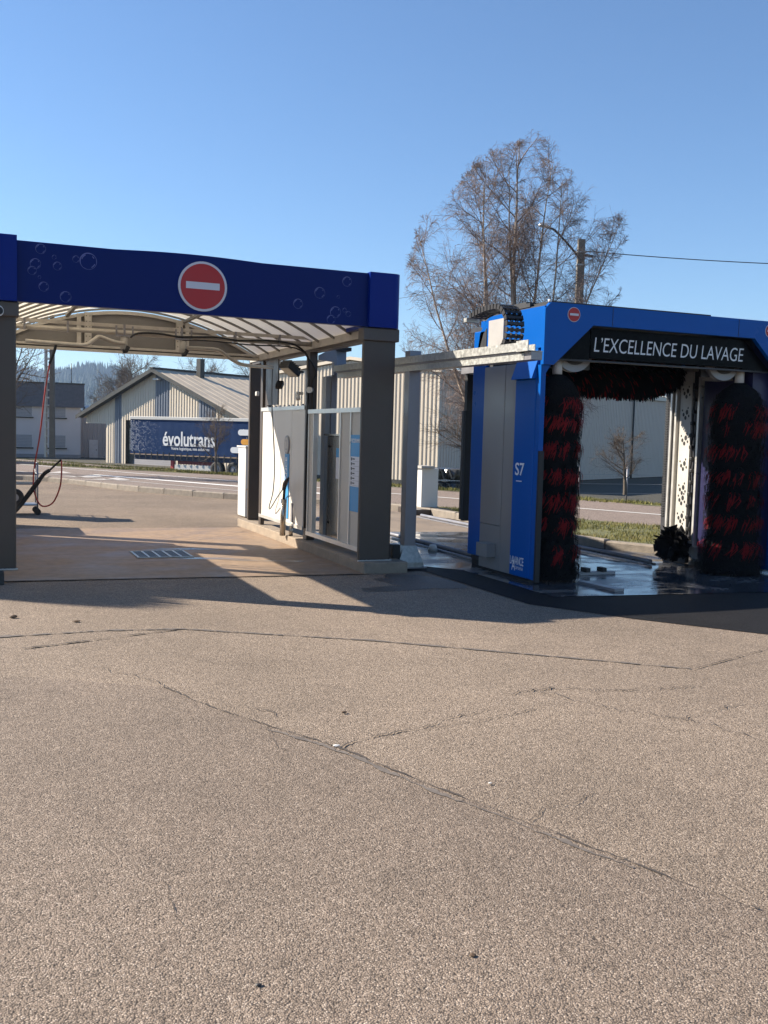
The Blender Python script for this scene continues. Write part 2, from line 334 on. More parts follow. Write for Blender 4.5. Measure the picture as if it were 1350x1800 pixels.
# ------------------------------------------------------------------ terrain
def sdist(x, y): return .9*x+.43*y          # distance across the road
def gz(x, y):
    s = sdist(x, y); d = math.hypot(x, y)
    if s < 23.6: return -.06
    t = min(1, (s-23.6)/13); t = t*t*(3-2*t)
    return -.06 - 1.42*t
xs = sorted(set([-2600, -1500, -800, -400, -200, -100, -60]+list(np.arange(-40, 100, 2.0))+[110, 130, 160, 220, 300, 450, 700, 1100, 1800, 2900]))
ys = sorted(set([-400, -200, -100, -50, -30]+list(np.arange(-20, 120, 2.0))+[130, 150, 180, 230, 300, 450, 700, 1100, 1700, 2500, 3500]))
vs = [(x, y, gz(x, y)) for y in ys for x in xs]; nx = len(xs)
fs = [(j*nx+i, j*nx+i+1, (j+1)*nx+i+1, (j+1)*nx+i) for j in range(len(ys)-1) for i in range(nx-1)]
tag(M().add(vs, fs, True).build('ground', GROUND), kind='structure')

def sheet(name, pts, z, m, kind='structure', grid=None):
    o = M().add([(x, y, z) for x, y in pts], [tuple(range(len(pts)))]).build(name, m); o['kind'] = kind; return o
U = (.43, -.9); NV = (.9, .43)
def SP(s, t): return (NV[0]*s/1.0-U[0]*0+U[0]*t if False else NV[0]*s*1.005+U[0]*t, NV[1]*s*1.005+U[1]*t)
sheet('forecourt', [(-30, -12), (16, -12), SP(15.9, 12), SP(15.9, -80), (-30, 80)], 0, A_BACK)
sheet('forecourt_front', [(-30, -12), (14, -12), (10.5, 7.0), (9.0, 8.0), (6.24, 6.45), (5.56, 7.34), (5.0, 8.3), (4.95, 10.7), (-3, 10.75), (-30, 11)], .004, A_MAIN)
# older, slightly darker surfacing left and below the long joint
lj = [(1.10, 6.12), (1.27, 5.6), (1.50, 5.12), (1.72, 4.69), (1.92, 4.08), (2.14, 3.48), (2.32, 3.0), (2.51, 2.52), (2.9, 1.6)]
sheet('forecourt_old_surface', lj+[(2.9, -11), (-28, -11), (-28, 7.0), (-1.5, 6.9), (.35, 6.6)], .008, A_OLD)
sheet('road', [SP(15.6, 30), SP(23.7, 30), SP(23.7, -130), SP(15.6, -130)], .004, A_ROAD)
mk = M(); mk.ribbon([SP(17.2, 20), SP(17.2, -8.0)], .28, .012); mk.ribbon([SP(18.6, -17.5), SP(18.75, -22.5), SP(18.5, -30)], .30, .012); tag(mk.build('road_edge_marking', WHITEL), kind='structure')
mk = M(); mk.ribbon([SP(20.6, 20), SP(20.6, -60)], .13, .012); tag(mk.build('road_centre_marking', WHITEL), kind='structure')
mk = M()
mk.ribbon([SP(17.3, -18), SP(17.2, -60)], .12, .012)
for (x, y) in ((4.03, 31.9), (3.43, 33.6), (2.66, 36.2)):
    mk.add([(x-.9, y-.5, .012), (x+.55, y-.25, .012), (x+.35, y+1.4, .012), (x-.05, y+.3, .012)], [(0, 1, 2, 3)])
tag(mk.build('parking_marking', WORNL), kind='structure')

# cracks and joints: narrow sunk-looking strips with ragged edges
def crack(name, pts, w, m=CRACK, z=.012, jag=.014, k=34):
    out = []; ws = []
    for i in range(len(pts)-1):
        a, b = Vector(pts[i]), Vector(pts[i+1])
        for j in range(k):
            t = j/k; p = a.lerp(b, t); q = mnoise.noise(Vector((p.x*9, p.y*9, 3.3)))
            q2 = mnoise.noise(Vector((p.x*31, p.y*31, 1.3)))
            out.append((p.x+q*jag+q2*jag*.4, p.y+q2*jag+q*jag*.3)); ws.append(w*max(.2, .62+1.2*mnoise.noise(Vector((p.x*6, p.y*6, 8)))+.9*q2+.5*mnoise.noise(Vector((p.x*90, p.y*90, 2)))))
    o = M().ribbon(out, ws, z).build(name, m); o['kind'] = 'structure'; return o
crack('pavement_joint', lj, .014)
crack('pavement_joint', [(x-.025, y-.05) for x, y in lj[2:7]], .03, SEAM, z=.0115, jag=.02)
crack('pavement_crack', [(.34, 7.48), (.91, 7.67), (1.56, 7.91)], .025)
crack('pavement_seam', [(-.6, 8.2), (.19, 7.95), (1.0, 8.0), (1.56, 7.91), (1.88, 7.71), (2.9, 7.08), (4.06, 6.14), (4.74, 5.58)], .045, SEAM, z=.010, jag=.01)
crack('pavement_crack', [(4.74, 5.58), (5.19, 5.75), (5.8, 5.99), (6.6, 6.3)], .014)
crack('pavement_crack', [(1.74, 4.68), (1.9, 4.76), (2.31, 4.86), (2.5, 4.98), (2.84, 5.06)], .009, jag=.04)
crack('pavement_crack', [(2.31, 4.86), (2.6, 4.86), (3.1, 5.0)], .006, jag=.04)
crack('pavement_crack', [(3.3, 5.45), (3.48, 5.0), (3.82, 4.57), (3.98, 4.07), (4.3, 3.6)], .007, jag=.05)
crack('pavement_crack', [(2.14, 3.48), (2.3, 3.62), (2.44, 3.60), (2.62, 3.72)], .005, jag=.03)
crack('pavement_crack', [(1.5, 5.12), (1.42, 4.9), (1.46, 4.7), (1.38, 4.45)], .005, jag=.04)
crack('pavement_crack', [(.62, 3.42), (.60, 3.2), (.66, 3.05)], .0035, jag=.03)
crack('pavement_crack', [(3.82, 4.57), (4.3, 4.7), (4.9, 4.62)], .006, jag=.05)
crack('pavement_crack', [(3.1, 5.35), (3.5, 5.41), (3.9, 5.2), (4.4, 5.15)], .009, jag=.06)
crack('pavement_crack', [(.74, 6.82), (1.27, 5.9), (1.6, 5.3)], .006, jag=.05)
crack('pavement_crack', [(2.51, 2.52), (2.7, 2.65), (3.0, 2.7)], .007, jag=.04)

# bay slab, wash slab, dark new asphalt
sheet('bay_slab', [(.30, 10.80), (2.7, 10.63), (4.25, 10.55), (4.25, 16.15), (.45, 16.3), (-.3, 16.3), (-.3, 10.8)], .012, SLAB)
crack('slab_edge_gap', [(-.3, 10.78), (.44, 10.76), (2.69, 10.61), (4.2, 10.54)], .022, CRACK, z=.016, jag=.006)
crack('slab_joint', [(4.2, 15.7), (2.9, 14.1), (2.5, 13.6)], .006, SEAM, z=.016, jag=.02)
crack('slab_joint', [(2.75, 11.6), (3.4, 11.15), (3.9, 10.9)], .012, SEAM, z=.016, jag=.03)
sheet('new_asphalt', [(5.0, 8.3), (5.56, 7.34), (6.24, 6.45), (9.5, 4.2), (12, 6.5), (10.6, 9.0), (9.2, 11.8), (8.7, 13), (8.8, 17.3), (8.2, 19), (4.78, 19), (4.78, 10.75), (4.98, 10.7)], .008, A_NEW)
sheet('wash_slab', [(5.46, 8.60), (8.0, 8.32), (9.9, 8.2), (9.3, 11.3), (8.62, 12.9), (8.5, 14.9), (4.85, 15.3), (4.85, 11.4), (5.46, 10.6)], .014, WET)

sheet('dry_apron', [(4.8, 15.0), (8.55, 14.6), (8.65, 16.5), (8.6, 18.6), (7.5, 20.4), (5.4, 19.5), (4.8, 19)], .0115, mat('apron_concrete', (.20, .155, .115), .85, var=.25, scale=1.6, bump=.4, bscale=70, dirt=(.08, .065, .055), dirt_amt=.7))
def blob(name, cx, cy, rx, ry, z, m, seed, ang=0., jag=.35):
    pts = []
    for i in range(70):
        a = 2*math.pi*i/70; r = 1+jag*mnoise.noise(Vector((math.cos(a)*1.3, math.sin(a)*1.3, seed)))+jag*.5*mnoise.noise(Vector((math.cos(a)*5, math.sin(a)*5, seed)))
        x, y = rx*r*math.cos(a), ry*r*math.sin(a); pts.append((cx+x*math.cos(ang)-y*math.sin(ang), cy+x*math.sin(ang)+y*math.cos(ang)))
    return sheet(name, pts, z, m)
WETF = wet_concrete('wet_film', (.20, .145, .10), (.12, .10, .085), lo=.40, hi=.60, wr=.16, dr=.55)
blob('wet_patch', 2.62, 13.25, .50, .11, .0135, WETF, 1.0, -.1); blob('wet_patch', 2.75, 12.22, .42, .08, .0135, WETF, 4.0, -.35); blob('wet_patch', 3.35, 11.9, .5, .07, .0135, WETF, 7.0, -.3)
DAMP = asphalt('asphalt_damp', (.04, .033, .028), (.085, .07, .058), (.19, .165, .14), grain=150, bump=.5, patch=.2, rough=.5, spec=.5)
blob('damp_patch', 4.55, 9.95, .42, .55, .0065, DAMP, 3.0, .3); blob('damp_patch', 4.1, 9.5, .45, .16, .0062, DAMP, 5.0, .1)
# ------------------------------------------------------------------ kerb of separate stones
kerb_path = [(12.5, 4.2), (11, 8), (9.9, 10.3), (9.16, 11.63), (8.62, 12.96), (8.62, 15), (8.8, 17.3), (8.4, 19.8), (7.2, 21.6), (5.8, 23), (3.95, 25.9), (3.0, 28.6), (2.2, 30.3), (1.2, 31.4), (-1, 32.6), (-5, 33.6)]
kb = bpy.data.objects.new('kerb', None); COL.objects.link(kb); kb['kind'] = 'structure'
kp = smooth_path([(x, y, 0) for x, y in kerb_path], 10)
acc = []; L_ = 0
for i in range(1, len(kp)): 
    L_ += (kp[i]-kp[i-1]).length; acc.append(L_)
def kat(t):
    for i, a in enumerate(acc):
        if a >= t:
            pr = acc[i-1] if i else 0; return kp[i].lerp(kp[i+1], (t-pr)/(a-pr))
    return kp[-1]
bm = bmesh.new(); bmesh.ops.create_cube(bm, size=1)
for v in bm.verts: v.co = Vector((v.co.x*.985, v.co.y*.16, v.co.z*.15+.065))
bmesh.ops.bevel(bm, geom=[e for e in bm.edges if abs(e.verts[0].co.z-e.verts[1].co.z) < .01 and e.verts[0].co.z > .1], offset=.022, segments=1, affect='EDGES')
kme = bpy.data.meshes.new('kerb_stone'); bm.to_mesh(kme); bm.free(); kme.materials.append(KERB)
t = .5
while t < L_-1:
    a, b = kat(t-.5), kat(t+.5); o = bpy.data.objects.new('kerb_stone', kme); COL.objects.link(o); o.parent = kb
    o.location = (a+b)/2+Vector((0, 0, random.uniform(-.012, .012))); d = b-a
    o.rotation_euler = (random.uniform(-.02, .02), 0, math.atan2(d.y, d.x)+random.uniform(-.008, .008)); t += 1.0

# verges with blades
def poly_in(p, poly):
    x, y = p; c = False; j = len(poly)-1
    for i in range(len(poly)):
        xi, yi = poly[i]; xj, yj = poly[j]
        if (yi > y) != (yj > y) and x < (xj-xi)*(y-yi)/(yj-yi)+xi: c = not c
        j = i
    return c
def blades(name, poly, zf, n, h, w, label, cat='grass'):
    xs_ = [p[0] for p in poly]; ys_ = [p[1] for p in poly]; V = []; Fc = []; k = 0
    while k < n:
        x = random.uniform(min(xs_), max(xs_)); y = random.uniform(min(ys_), max(ys_))
        if not poly_in((x, y), poly): continue
        q = mnoise.noise(Vector((x*1.1, y*1.1, 0)))
        if q < -.3 and random.random() < .7: k += 1; continue
        z = zf(x, y); a = random.uniform(0, 6.28); hh = h*random.uniform(.4, 1.2)*(1+.7*q); ww = w*random.uniform(.6, 1.3)
        lx, ly = random.gauss(0, .5)*hh, random.gauss(0, .5)*hh
        V += [(x-math.cos(a)*ww, y-math.sin(a)*ww, z-.01), (x+math.cos(a)*ww, y+math.sin(a)*ww, z-.01), (x+lx, y+ly, z+hh)]
        Fc.append((3*k, 3*k+1, 3*k+2)) if False else Fc.append((len(V)-3, len(V)-2, len(V)-1)); k += 1
    o = M().add(V, Fc).build(name, GRASS); tag(o, label, cat, kind='stuff'); return o
vr = [(12.8, 4.0)]+[(p.x+.13, p.y+.06) for p in kp if 4.3 < p.y < 20.5 and p.x > 7.9]+[(8.6, 20.5), (9.9, 17.2+.9), SP(16.9, 1), SP(16.9, 14)]
# dense order of the polygon: kerb side going back, road side coming forward
vr = [(p.x+.1, p.y+.05) for p in kp if p.y < 20.6]+[SP(16.9, -13.5), SP(16.9, -6), SP(16.9, 0), SP(16.9, 6), SP(16.9, 16)]
sheet('roadside_verge', vr, .085, SOILG)
blades('verge_grass', vr, lambda x, y: .09, 42000, .05, .007, 'short yellow green grass on the strip between kerb and road')
fnear = smooth_path([(x, y, 0) for x, y in [(-11, 62), (-6, 55), (-1.5, 48.8), (1.87, 44.1), (3.99, 41.3), (7.0, 37.5), (8.6, 35.5), (12, 28.8), (15.0, 22.8), (19, 14.3), (24, 3.6), (30, -9)]], 8)
ffar = [(p.x+NV[0]*(26.0-sdist(p.x, p.y)), p.y+NV[1]*(26.0-sdist(p.x, p.y))) for p in fnear]
def fz(t, x, y): return .035-.17*t+.035*mnoise.noise(Vector((x*.7, y*.7, 0)))
rows = []
for p, q in zip(fnear, ffar):
    for t in (0, .15, .4, .7, 1.):
        x = p.x+(q[0]-p.x)*t; y = p.y+(q[1]-p.y)*t; rows.append((x, y, fz(t, x, y)-(.03 if t == 0 else 0)))
nr = len(fnear)-1
M().add(rows, [(i*5+j, i*5+j+1, (i+1)*5+j+1, (i+1)*5+j) for i in range(nr) for j in range(4)], True).build('far_verge', SOILG)['kind'] = 'structure'
V = []; Fc = []
for k in range(46000):
    i = random.randrange(nr); u = random.random(); t = random.random(); a = Vector(fnear[i]).lerp(fnear[i+1], u); b = (ffar[i][0]+(ffar[i+1][0]-ffar[i][0])*u, ffar[i][1]+(ffar[i+1][1]-ffar[i][1])*u)
    x = a.x+(b[0]-a.x)*t; y = a.y+(b[1]-a.y)*t; z = fz(t, x, y); q = mnoise.noise(Vector((x*1.1, y*1.1, 0))); hh = .075*random.uniform(.4, 1.3)*(1+.8*q); w_ = .016; an_ = random.random()*6.28
    V += [(x-math.cos(an_)*w_, y-math.sin(an_)*w_, z-.01), (x+math.cos(an_)*w_, y+math.sin(an_)*w_, z-.01), (x+random.gauss(0, .5)*hh, y+random.gauss(0, .5)*hh, z+hh)]; Fc.append((3*k, 3*k+1, 3*k+2))
tag(M().add(V, Fc).build('far_verge_grass', GRASS), 'rough straw coloured grass along the far side of the road', 'grass', kind='stuff')

# ------------------------------------------------------------------ wooded hills far away
def ridge(px_list, dep):
    out = []
    for px, py in px_list:
        lat = (px-675)/1750*dep; hzy = 766+.0274*(px-675)
        out.append((lat, (hzy-py)/1750*dep+1.6))
    return out
RD = 1700.
prof = ridge([(-420, 690), (-200, 668), (-60, 652), (0, 640), (33, 643), (60, 650), (85, 654), (110, 650), (128, 644), (150, 640), (172, 640), (195, 645), (225, 656), (270, 676), (330, 700), (430, 722), (600, 742), (1400, 768), (2200, 790)], RD)
def prof_z(lat):
    for i in range(len(prof)-1):
        if prof[i][0] <= lat <= prof[i+1][0]:
            t = (lat-prof[i][0])/(prof[i+1][0]-prof[i][0]); return prof[i][1]*(1-t)+prof[i+1][1]*t
    return 5
V = []; nl, nd = 160, 16
for j in range(nd+1):
    dd = 1150+(RD-1150)*j/nd if j < nd else RD+500
    for i in range(nl+1):
        lat = -1050+2500*i/nl; k = min(1, (dd-1150)/(RD-1150)); z = (prof_z(lat*RD/max(dd, 1))-14)*(k**.75) + mnoise.noise(Vector((lat*.006, dd*.006, 0)))*10*k*(1-k)*2 - 3
        if j == nd: z *= .4
        x, y = C2(lat, dd); V.append((x, y, z))
ho = M().add(V, [(j*(nl+1)+i, j*(nl+1)+i+1, (j+1)*(nl+1)+i+1, (j+1)*(nl+1)+i) for j in range(nd) for i in range(nl)], True).build('wooded_hill', HILLM); ho['kind'] = 'structure'
V = []; Fc = []
def fir(x, y, z, h, w):
    for (z0, z1, ww) in ((0, .55, 1.), (.3, .8, .75), (.55, 1., .5)):
        b = len(V); a0 = random.random()*6
        for k in range(5):
            a = a0+k*1.2566; r = ww*w*random.uniform(.75, 1.2); V.append((x+math.cos(a)*r, y+math.sin(a)*r, z+h*z0))
        V.append((x, y, z+h*z1)); Fc.extend([(b+k, b+(k+1) % 5, b+5) for k in range(5)])
for i in range(5200):
    u = random.random(); lat = random.uniform(-820, -150) if i < 4300 else random.uniform(-150, 700)
    k = 1.0 if i % 3 == 0 else random.random()**.6; dd = 1150+(RD-1150)*k
    z = (prof_z(lat*RD/dd)-14)*(k**.75)+mnoise.noise(Vector((lat*.006, dd*.006, 0)))*10*k*(1-k)*2-4
    x, y = C2(lat, dd); h = random.uniform(9, 19) if random.random() < .75 else random.uniform(18, 25)
    fir(x, y, z, h, random.uniform(3.2, 5.5))
tag(M().add(V, Fc).build('fir_forest', FIR), 'dark fir wood covering the distant blue hill', 'forest', kind='stuff')

# ------------------------------------------------------------------ bare trees
def tree_mesh(spec, seed):
    """returns (trunk M, crown M) ; spec lists stems"""
    rnd = random.Random(seed); T = ML(); Cw = ML()
    env = spec.get('env')
    def outside(p):
        if not env: return False
        lo = hi = None
        for (z0, a0, b0), (z1, a1, b1) in zip(env, env[1:]):
            if z0 <= p.z <= z1:
                t = (p.z-z0)/(z1-z0); lo = a0+(a1-a0)*t; hi = b0+(b1-b0)*t
        if lo is None: return p.z > env[-1][0]
        j = .35*mnoise.noise(p*1.3)
        return p.x < lo-j or p.x > hi+j or abs(p.y) > (hi-lo)*.5+.2+j
    def walk(p, d, length, r, lev, nseg, droop, wig):
        pts = [p]; st = length/nseg
        for i in range(nseg):
            if i > 0 and lev > 0 and outside(p): break
            d = (d+Vector((rnd.gauss(0, wig), rnd.gauss(0, wig), rnd.gauss(0, wig)*.6+droop))).normalized(); p = p+d*st; pts.append(p)
        return pts
    def emit(mm, pts, r0, r1, sides):
        n = len(pts); mm.tube(pts, [r0+(r1-r0)*i/(n-1) for i in range(n)], sides, cap=False)
    levels = spec['levels']
    def grow(p, d, length, r, lev):
        L0 = levels[lev]; nseg = L0['seg']
        pts = walk(p, d, length, r, lev, nseg, L0['droop'], L0['wig']); nseg = len(pts)-1
        r1 = max(L0['rend'], r*(.07 if lev == 0 else .22))
        emit(T if lev == 0 else Cw, pts, r, r1, L0['sides'])
        if lev+1 >= len(levels): return
        N1 = levels[lev+1]; cnt = L0['kids']
        for k in range(cnt):
            f = L0['from']+(1-L0['from'])*(k+rnd.random())/cnt; f = min(f, .999); i = int(f*nseg); q = pts[i].lerp(pts[i+1], f*nseg-i)
            ax = (pts[i+1]-pts[i]).normalized()
            per = ax.cross(Vector((rnd.gauss(0, 1), rnd.gauss(0, 1), rnd.gauss(0, 1)))).normalized()
            ang = R(rnd.uniform(*N1['ang'])); dd = (ax*math.cos(ang)+per*math.sin(ang)).normalized()
            ln = length*N1['len']*rnd.uniform(.6, 1.15)*(N1['taper'](f))
            rr = max(N1['rend'], r*N1['rr']*(1-.6*f)*rnd.uniform(.7, 1.1))
            grow(q, dd, ln, rr, lev+1)
    for (p, d, ln, r) in spec['stems']: grow(Vector(p), Vector(d).normalized(), ln, r, 0)
    return T, Cw
birch = dict(env=[(0, -1.2, 1.0), (1.5, -3.3, 1.6), (3.5, -3.6, 2.9), (5.5, -3.6, 3.0), (7.3, -3.6, 3.2), (8.8, -3.3, 3.4), (9.6, -2.3, 2.3), (10.4, -1.7, 1.9), (11.1, -.7, 1.3), (11.6, .2, .8)],
    stems=[((0, 0, 0), (.035, 0, 1), 11.4, .15), ((-.12, -.1, 0), (-.045, .04, 1), 10.6, .10), ((-.3, .1, 0), (-.13, .06, 1), 10.5, .11), ((-.4, -.1, 0), (-.215, -.05, 1), 9.9, .10), ((-.5, .1, 0), (-.31, .1, 1), 9.0, .085), ((.2, .2, 0), (.10, .05, 1), 10.7, .10), ((.3, -.1, 0), (.185, .0, 1), 10.0, .08), ((.4, .1, 0), (.285, .0, 1), 9.0, .08)], levels=[
    dict(seg=18, droop=.012, wig=.03, rend=.009, sides=7, kids=21, **{'from': .09}),
    dict(seg=9, droop=.05, wig=.08, rend=.007, sides=4, kids=9, len=.28, ang=(26, 62), taper=lambda f: 1.2-.75*f, rr=.34, **{'from': .12}),
    dict(seg=6, droop=.0, wig=.11, rend=.005, sides=3, kids=7, len=.50, ang=(24, 58), taper=lambda f: 1.1-.4*f, rr=.42, **{'from': .08}),
    dict(seg=5, droop=-.06, wig=.13, rend=.0034, sides=3, kids=4, len=.56, ang=(18, 55), taper=lambda f: 1, rr=.5, **{'from': .05}),
    dict(seg=4, droop=-.14, wig=.13, rend=.0028, sides=3, kids=0, len=.75, ang=(18, 50), taper=lambda f: 1, rr=.5, **{'from': .1})])
# stems lean in the picture plane: turn local x to the camera's right
T, Cw = tree_mesh(birch, 11)
bx_, by_ = C2((897-675)/1750*33, 33)
bt = thing('birch_tree', 'tall bare birch with several pale stems behind the wash gantry', 'tree', (bx_, by_, -.1), -YAW)
T.build('trunk', BIRCH, bt); Cw.build('crown', TWIG, bt)

gen = dict(stems=[((0, 0, 0), (.02, 0, 1), 5.6, .2)], levels=[
    dict(seg=8, droop=.02, wig=.06, rend=.02, sides=6, kids=14, **{'from': .22}),
    dict(seg=7, droop=.04, wig=.1, rend=.012, sides=4, kids=9, len=.62, ang=(25, 65), taper=lambda f: 1.1-.5*f, rr=.42, **{'from': .15}),
    dict(seg=5, droop=.02, wig=.14, rend=.009, sides=3, kids=13, len=.5, ang=(25, 60), taper=lambda f: 1.1-.4*f, rr=.5, **{'from': .15}),
    dict(seg=4, droop=.0, wig=.16, rend=.007, sides=3, kids=0, len=.6, ang=(20, 60), taper=lambda f: 1, rr=.5, **{'from': .1})])
g0, c0 = tree_mesh(gen, 3); g1, c1 = tree_mesh(gen, 9)
protos = [(g0.mesh('trunk'), c0.mesh('crown')), (g1.mesh('trunk'), c1.mesh('crown'))]
for a, b in protos: a.materials.append(BARK); b.materials.append(TWIG2)
def bare_tree(px, dep, z, h, wd, label, k, rz=0., group=None):
    lat = (px-675)/1750*dep; x, y = C2(lat, dep)
    t = thing('bare_tree', label, 'tree', (x, y, z), rz, group); t.scale = (wd, wd, h/6.3)
    for nm, me in zip(('trunk', 'crown'), protos[k]): link(nm, me, None, t)
    return t
for i, (px, dep, h, wd, lb) in enumerate([
    (188, 128, 9.2, 1.6, 'smaller rounded bare tree left of the gabled hall'),
    (236, 134, 12.3, 1.7, 'tallest bare brown tree showing over the left roof slope of the gabled hall'),
    (264, 138, 12.0, 1.4, 'bare tree just left of the roof peak of the gabled hall'),
    (348, 125, 11.6, 1.5, 'thin treetop above the ridge of the gabled hall near the chimney'),
    (412, 118, 11.2, 1.6, 'thin treetop above the far end of the gabled hall ridge'),
    (212, 145, 10.8, 1.6, 'bare tree behind the smaller rounded tree at the foot of the hill')]):
    bare_tree(px, dep, -1.6, h, wd, lb, i % 2, i*1.3, 'bare trees behind the gabled hall')
bare_tree(6, 34, -.1, 6.6, .62, 'bare roadside tree whose twigs show beside the left column', 1, .5)
bare_tree(1085, 118, -1.6, 12.3, 2.2, 'bare tree rising behind the shaded warehouse wall, left of the others', 0, .4, 'bare trees behind the warehouse')
bare_tree(1150, 116, -1.6, 12.8, 2.4, 'bare tree behind the warehouse seen beside the right leg of the gantry', 1, 2.1, 'bare trees behind the warehouse')
bare_tree(1290, 120, -1.6, 13.2, 2.4, 'bare tree behind the warehouse hidden mostly by the right brush', 0, 3.0, 'bare trees behind the warehouse')
bare_tree(378, 37.5, -.05, 2.4, .27, 'slender bare sapling standing in front of the blue trailer', 0, 1.1)
bare_tree(1098, 38, -.4, 2.3, .42, 'small bare shrub against the warehouse wall seen through the gantry', 1, .7)
bare_tree(838, 33.5, -.15, 3.0, .7, 'tangled brown bush beside the wrapped tyres', 1, 2.2)

# ------------------------------------------------------------------ far buildings (their common street grid)
RZ = -YAW-math.atan2(.6, .8)
def corr(mm, x0, x1, zb, zt, y=0., pitch=.33, depth=.045, flip=False):
    """trapezoid-ribbed cladding in the local xz plane facing -y ; zb, zt functions of x"""
    xs_ = []; x = x0
    while x < x1-1e-6:
        for f, d in ((0, 0), (.42, 0), (.55, 1), (.87, 1)):
            q = x+pitch*f
            if q < x1: xs_.append((q, d))
        x += pitch
    xs_.append((x1, 0)); V = []
    for q, d in xs_:
        yy = y-depth*d*(-1 if flip else 1); V += [(q, yy, zb(q)), (q, yy, zt(q))]
    mm.add(V, [(2*i, 2*i+2, 2*i+3, 2*i+1) for i in range(len(xs_)-1)]); return mm

# gabled hall with the trailer in front
hx, hy = C2(-19.4, 85)
hall = thing('gabled_hall', 'beige ribbed metal hall with shallow gable roof and dark vertical bands', 'building', (hx, hy, -1.5), RZ)
rake = lambda x: 8.0-.39*abs(x)
stripes = [(-5.8, -4.9), (-.4, 1.4), (5.0, 7.0)]
door_x = (-4.27, 1.6); door_z = 3.85
def zb_hall(x): return door_z if door_x[0] < x < door_x[1] else (0. if x > -7 else 3.55+.02*(x+7))
segs = [(-9.9, -7.0), (-7.0, -5.8), (-5.8, -4.9), (-4.9, -4.27), (-4.27, -.4), (-.4, 1.4), (1.4, 1.6), (1.6, 5.0), (5.0, 7.0), (7.0, 10.0)]
ma = ML(); bands_ = []
for a, b in segs:
    mid_ = (a+b)/2; tgt = ma
    if any(s0 <= mid_ <= s1 for s0, s1 in stripes): tgt = ML(); bands_.append(tgt)
    lo = door_z if door_x[0] < mid_ < door_x[1] else (3.6 if mid_ < -7 else 0.)
    corr(tgt, a, b, lambda x, lo=lo: min(lo, rake(x)-.01), lambda x: rake(x))
ma.box(-9.9, -7.02, .0, .3, 3.5, 3.6); ma.box(-7.05, -6.9, .02, 28, 0, 5.2)
ma.build('wall', CLAD, hall); [q.build('wall_band', CLADD, hall, label='dark slate blue ribbed band') for q in bands_]
dm = ML(); dm.box(door_x[0], -3.6, .25, .3, 0, door_z); dm.build('door_reveal', DTRIM, hall)
dm = ML()
for k in range(24): dm.box(-3.6, door_x[1], .30, .34+.02*(k % 2), k*.16, k*.16+.15)
dm.build('roller_door', CLADG, hall)
for sgn, nm in ((-1, 'left'), (1, 'right')):
    rf = ML(); x0, x1 = 0, 10.4*sgn; z0, z1 = 8.06, 8.06-.39*10.4
    rf.add([(x0, -.75, z0), (x1, -.75, z1), (x1, 30, z1), (x0, 30, z0), (x0, -.75, z0+.14), (x1, -.75, z1+.14), (x1, 30, z1+.14), (x0, 30, z0+.14)], [(0, 3, 2, 1), (4, 5, 6, 7), (0, 1, 5, 4), (1, 2, 6, 5), (2, 3, 7, 6)])
    for k in range(34): 
        yy = -.5+k*.9; rf.add([(x0, yy, z0+.14), (x1, yy, z1+.14), (x1, yy+.1, z1+.18), (x0, yy+.1, z0+.18), (x1, yy+.2, z1+.14), (x0, yy+.2, z0+.14)], [(0, 1, 2, 3), (3, 2, 4, 5)])
    rf.build('roof', ROOFM, hall)
    so = ML(); so.add([(x0, -.74, z0-.02), (x1, -.74, z1-.02), (x1, -.02, z1-.02), (x0, -.02, z0-.02)], [(0, 1, 2, 3)]); so.build('soffit', DTRIM, hall)
    tr = ML(); tr.add([(x0, -.80, z0-.14), (x1, -.80, z1-.14), (x1, -.80, z1+.2), (x0, -.80, z0+.2), (x0, -.76, z0-.14), (x1, -.76, z1-.14), (x1, -.76, z1+.2), (x0, -.76, z0+.2)], [(0, 1, 2, 3), (7, 6, 5, 4), (3, 2, 6, 7), (0, 4, 5, 1), (1, 5, 6, 2)])
    tr.build('barge_board', DTRIM, hall)
ML().box(-.25, .25, -.85, 30, 8.2, 8.32).build('ridge_cap', DTRIM, hall)
ch = ML().box(.9, 1.4, 3.4, 3.9, 7.6, 9.3); ch.build('chimney', DTRIM, hall)
ML().add([(5.2, 7, 8.25-.39*5.2), (7.4, 7, 8.25-.39*7.4), (7.4, 9.2, 8.25-.39*7.4), (5.2, 9.2, 8.25-.39*5.2)], [(0, 1, 2, 3)]).build('rooflight', mat('rooflight', (.12, .11, .08), .4), hall)
lp = ML().box(-.2, .5, -.5, -.2, 7.25, 7.4, .03); lp.build('gable_lamp', WHITE, hall)

# blue curtain trailer
tx, ty = C2(-18.3, 71.5); tr_dir = math.atan2(-4.5, 8.9)
trl = thing('curtain_trailer', 'dark blue curtain-sided trailer parked in front of the gabled hall', 'trailer', (tx, ty, -1.5), -YAW+tr_dir)
TL = 13.6
cm = ML(); n_ = 110; V = []
for i in range(n_+1):
    x = TL*i/n_
    for z in (1.36, 2.2, 3.0, 3.78): V.append((x, -.004*math.sin(x*9.2)-.002*math.sin(x*23+z*3), z))
cm.add(V, [(i*4+j, (i+1)*4+j, (i+1)*4+j+1, i*4+j+1) for i in range(n_) for j in range(3)], True); cm.build('curtain', TARP, trl)
ML().box(0, TL, .03, 2.5, 1.3, 3.85).build('body', TARP, trl)
ML().box(-.03, TL, -.06, .03, 3.78, 4.0, .02).build('roof_rail', WHITE, trl); ML().box(0, TL, .03, 2.5, 3.85, 3.98).build('roof', WHITE, trl)
ML().box(0, TL, -.05, .03, 1.30, 1.36).build('side_rail', mat('rust_rail', (.30, .2, .12), .6), trl)
ML().box(.3, TL-.2, .1, .3, .95, 1.28).build('chassis', mat('chassis_blue', (.02, .03, .07), .6), trl)
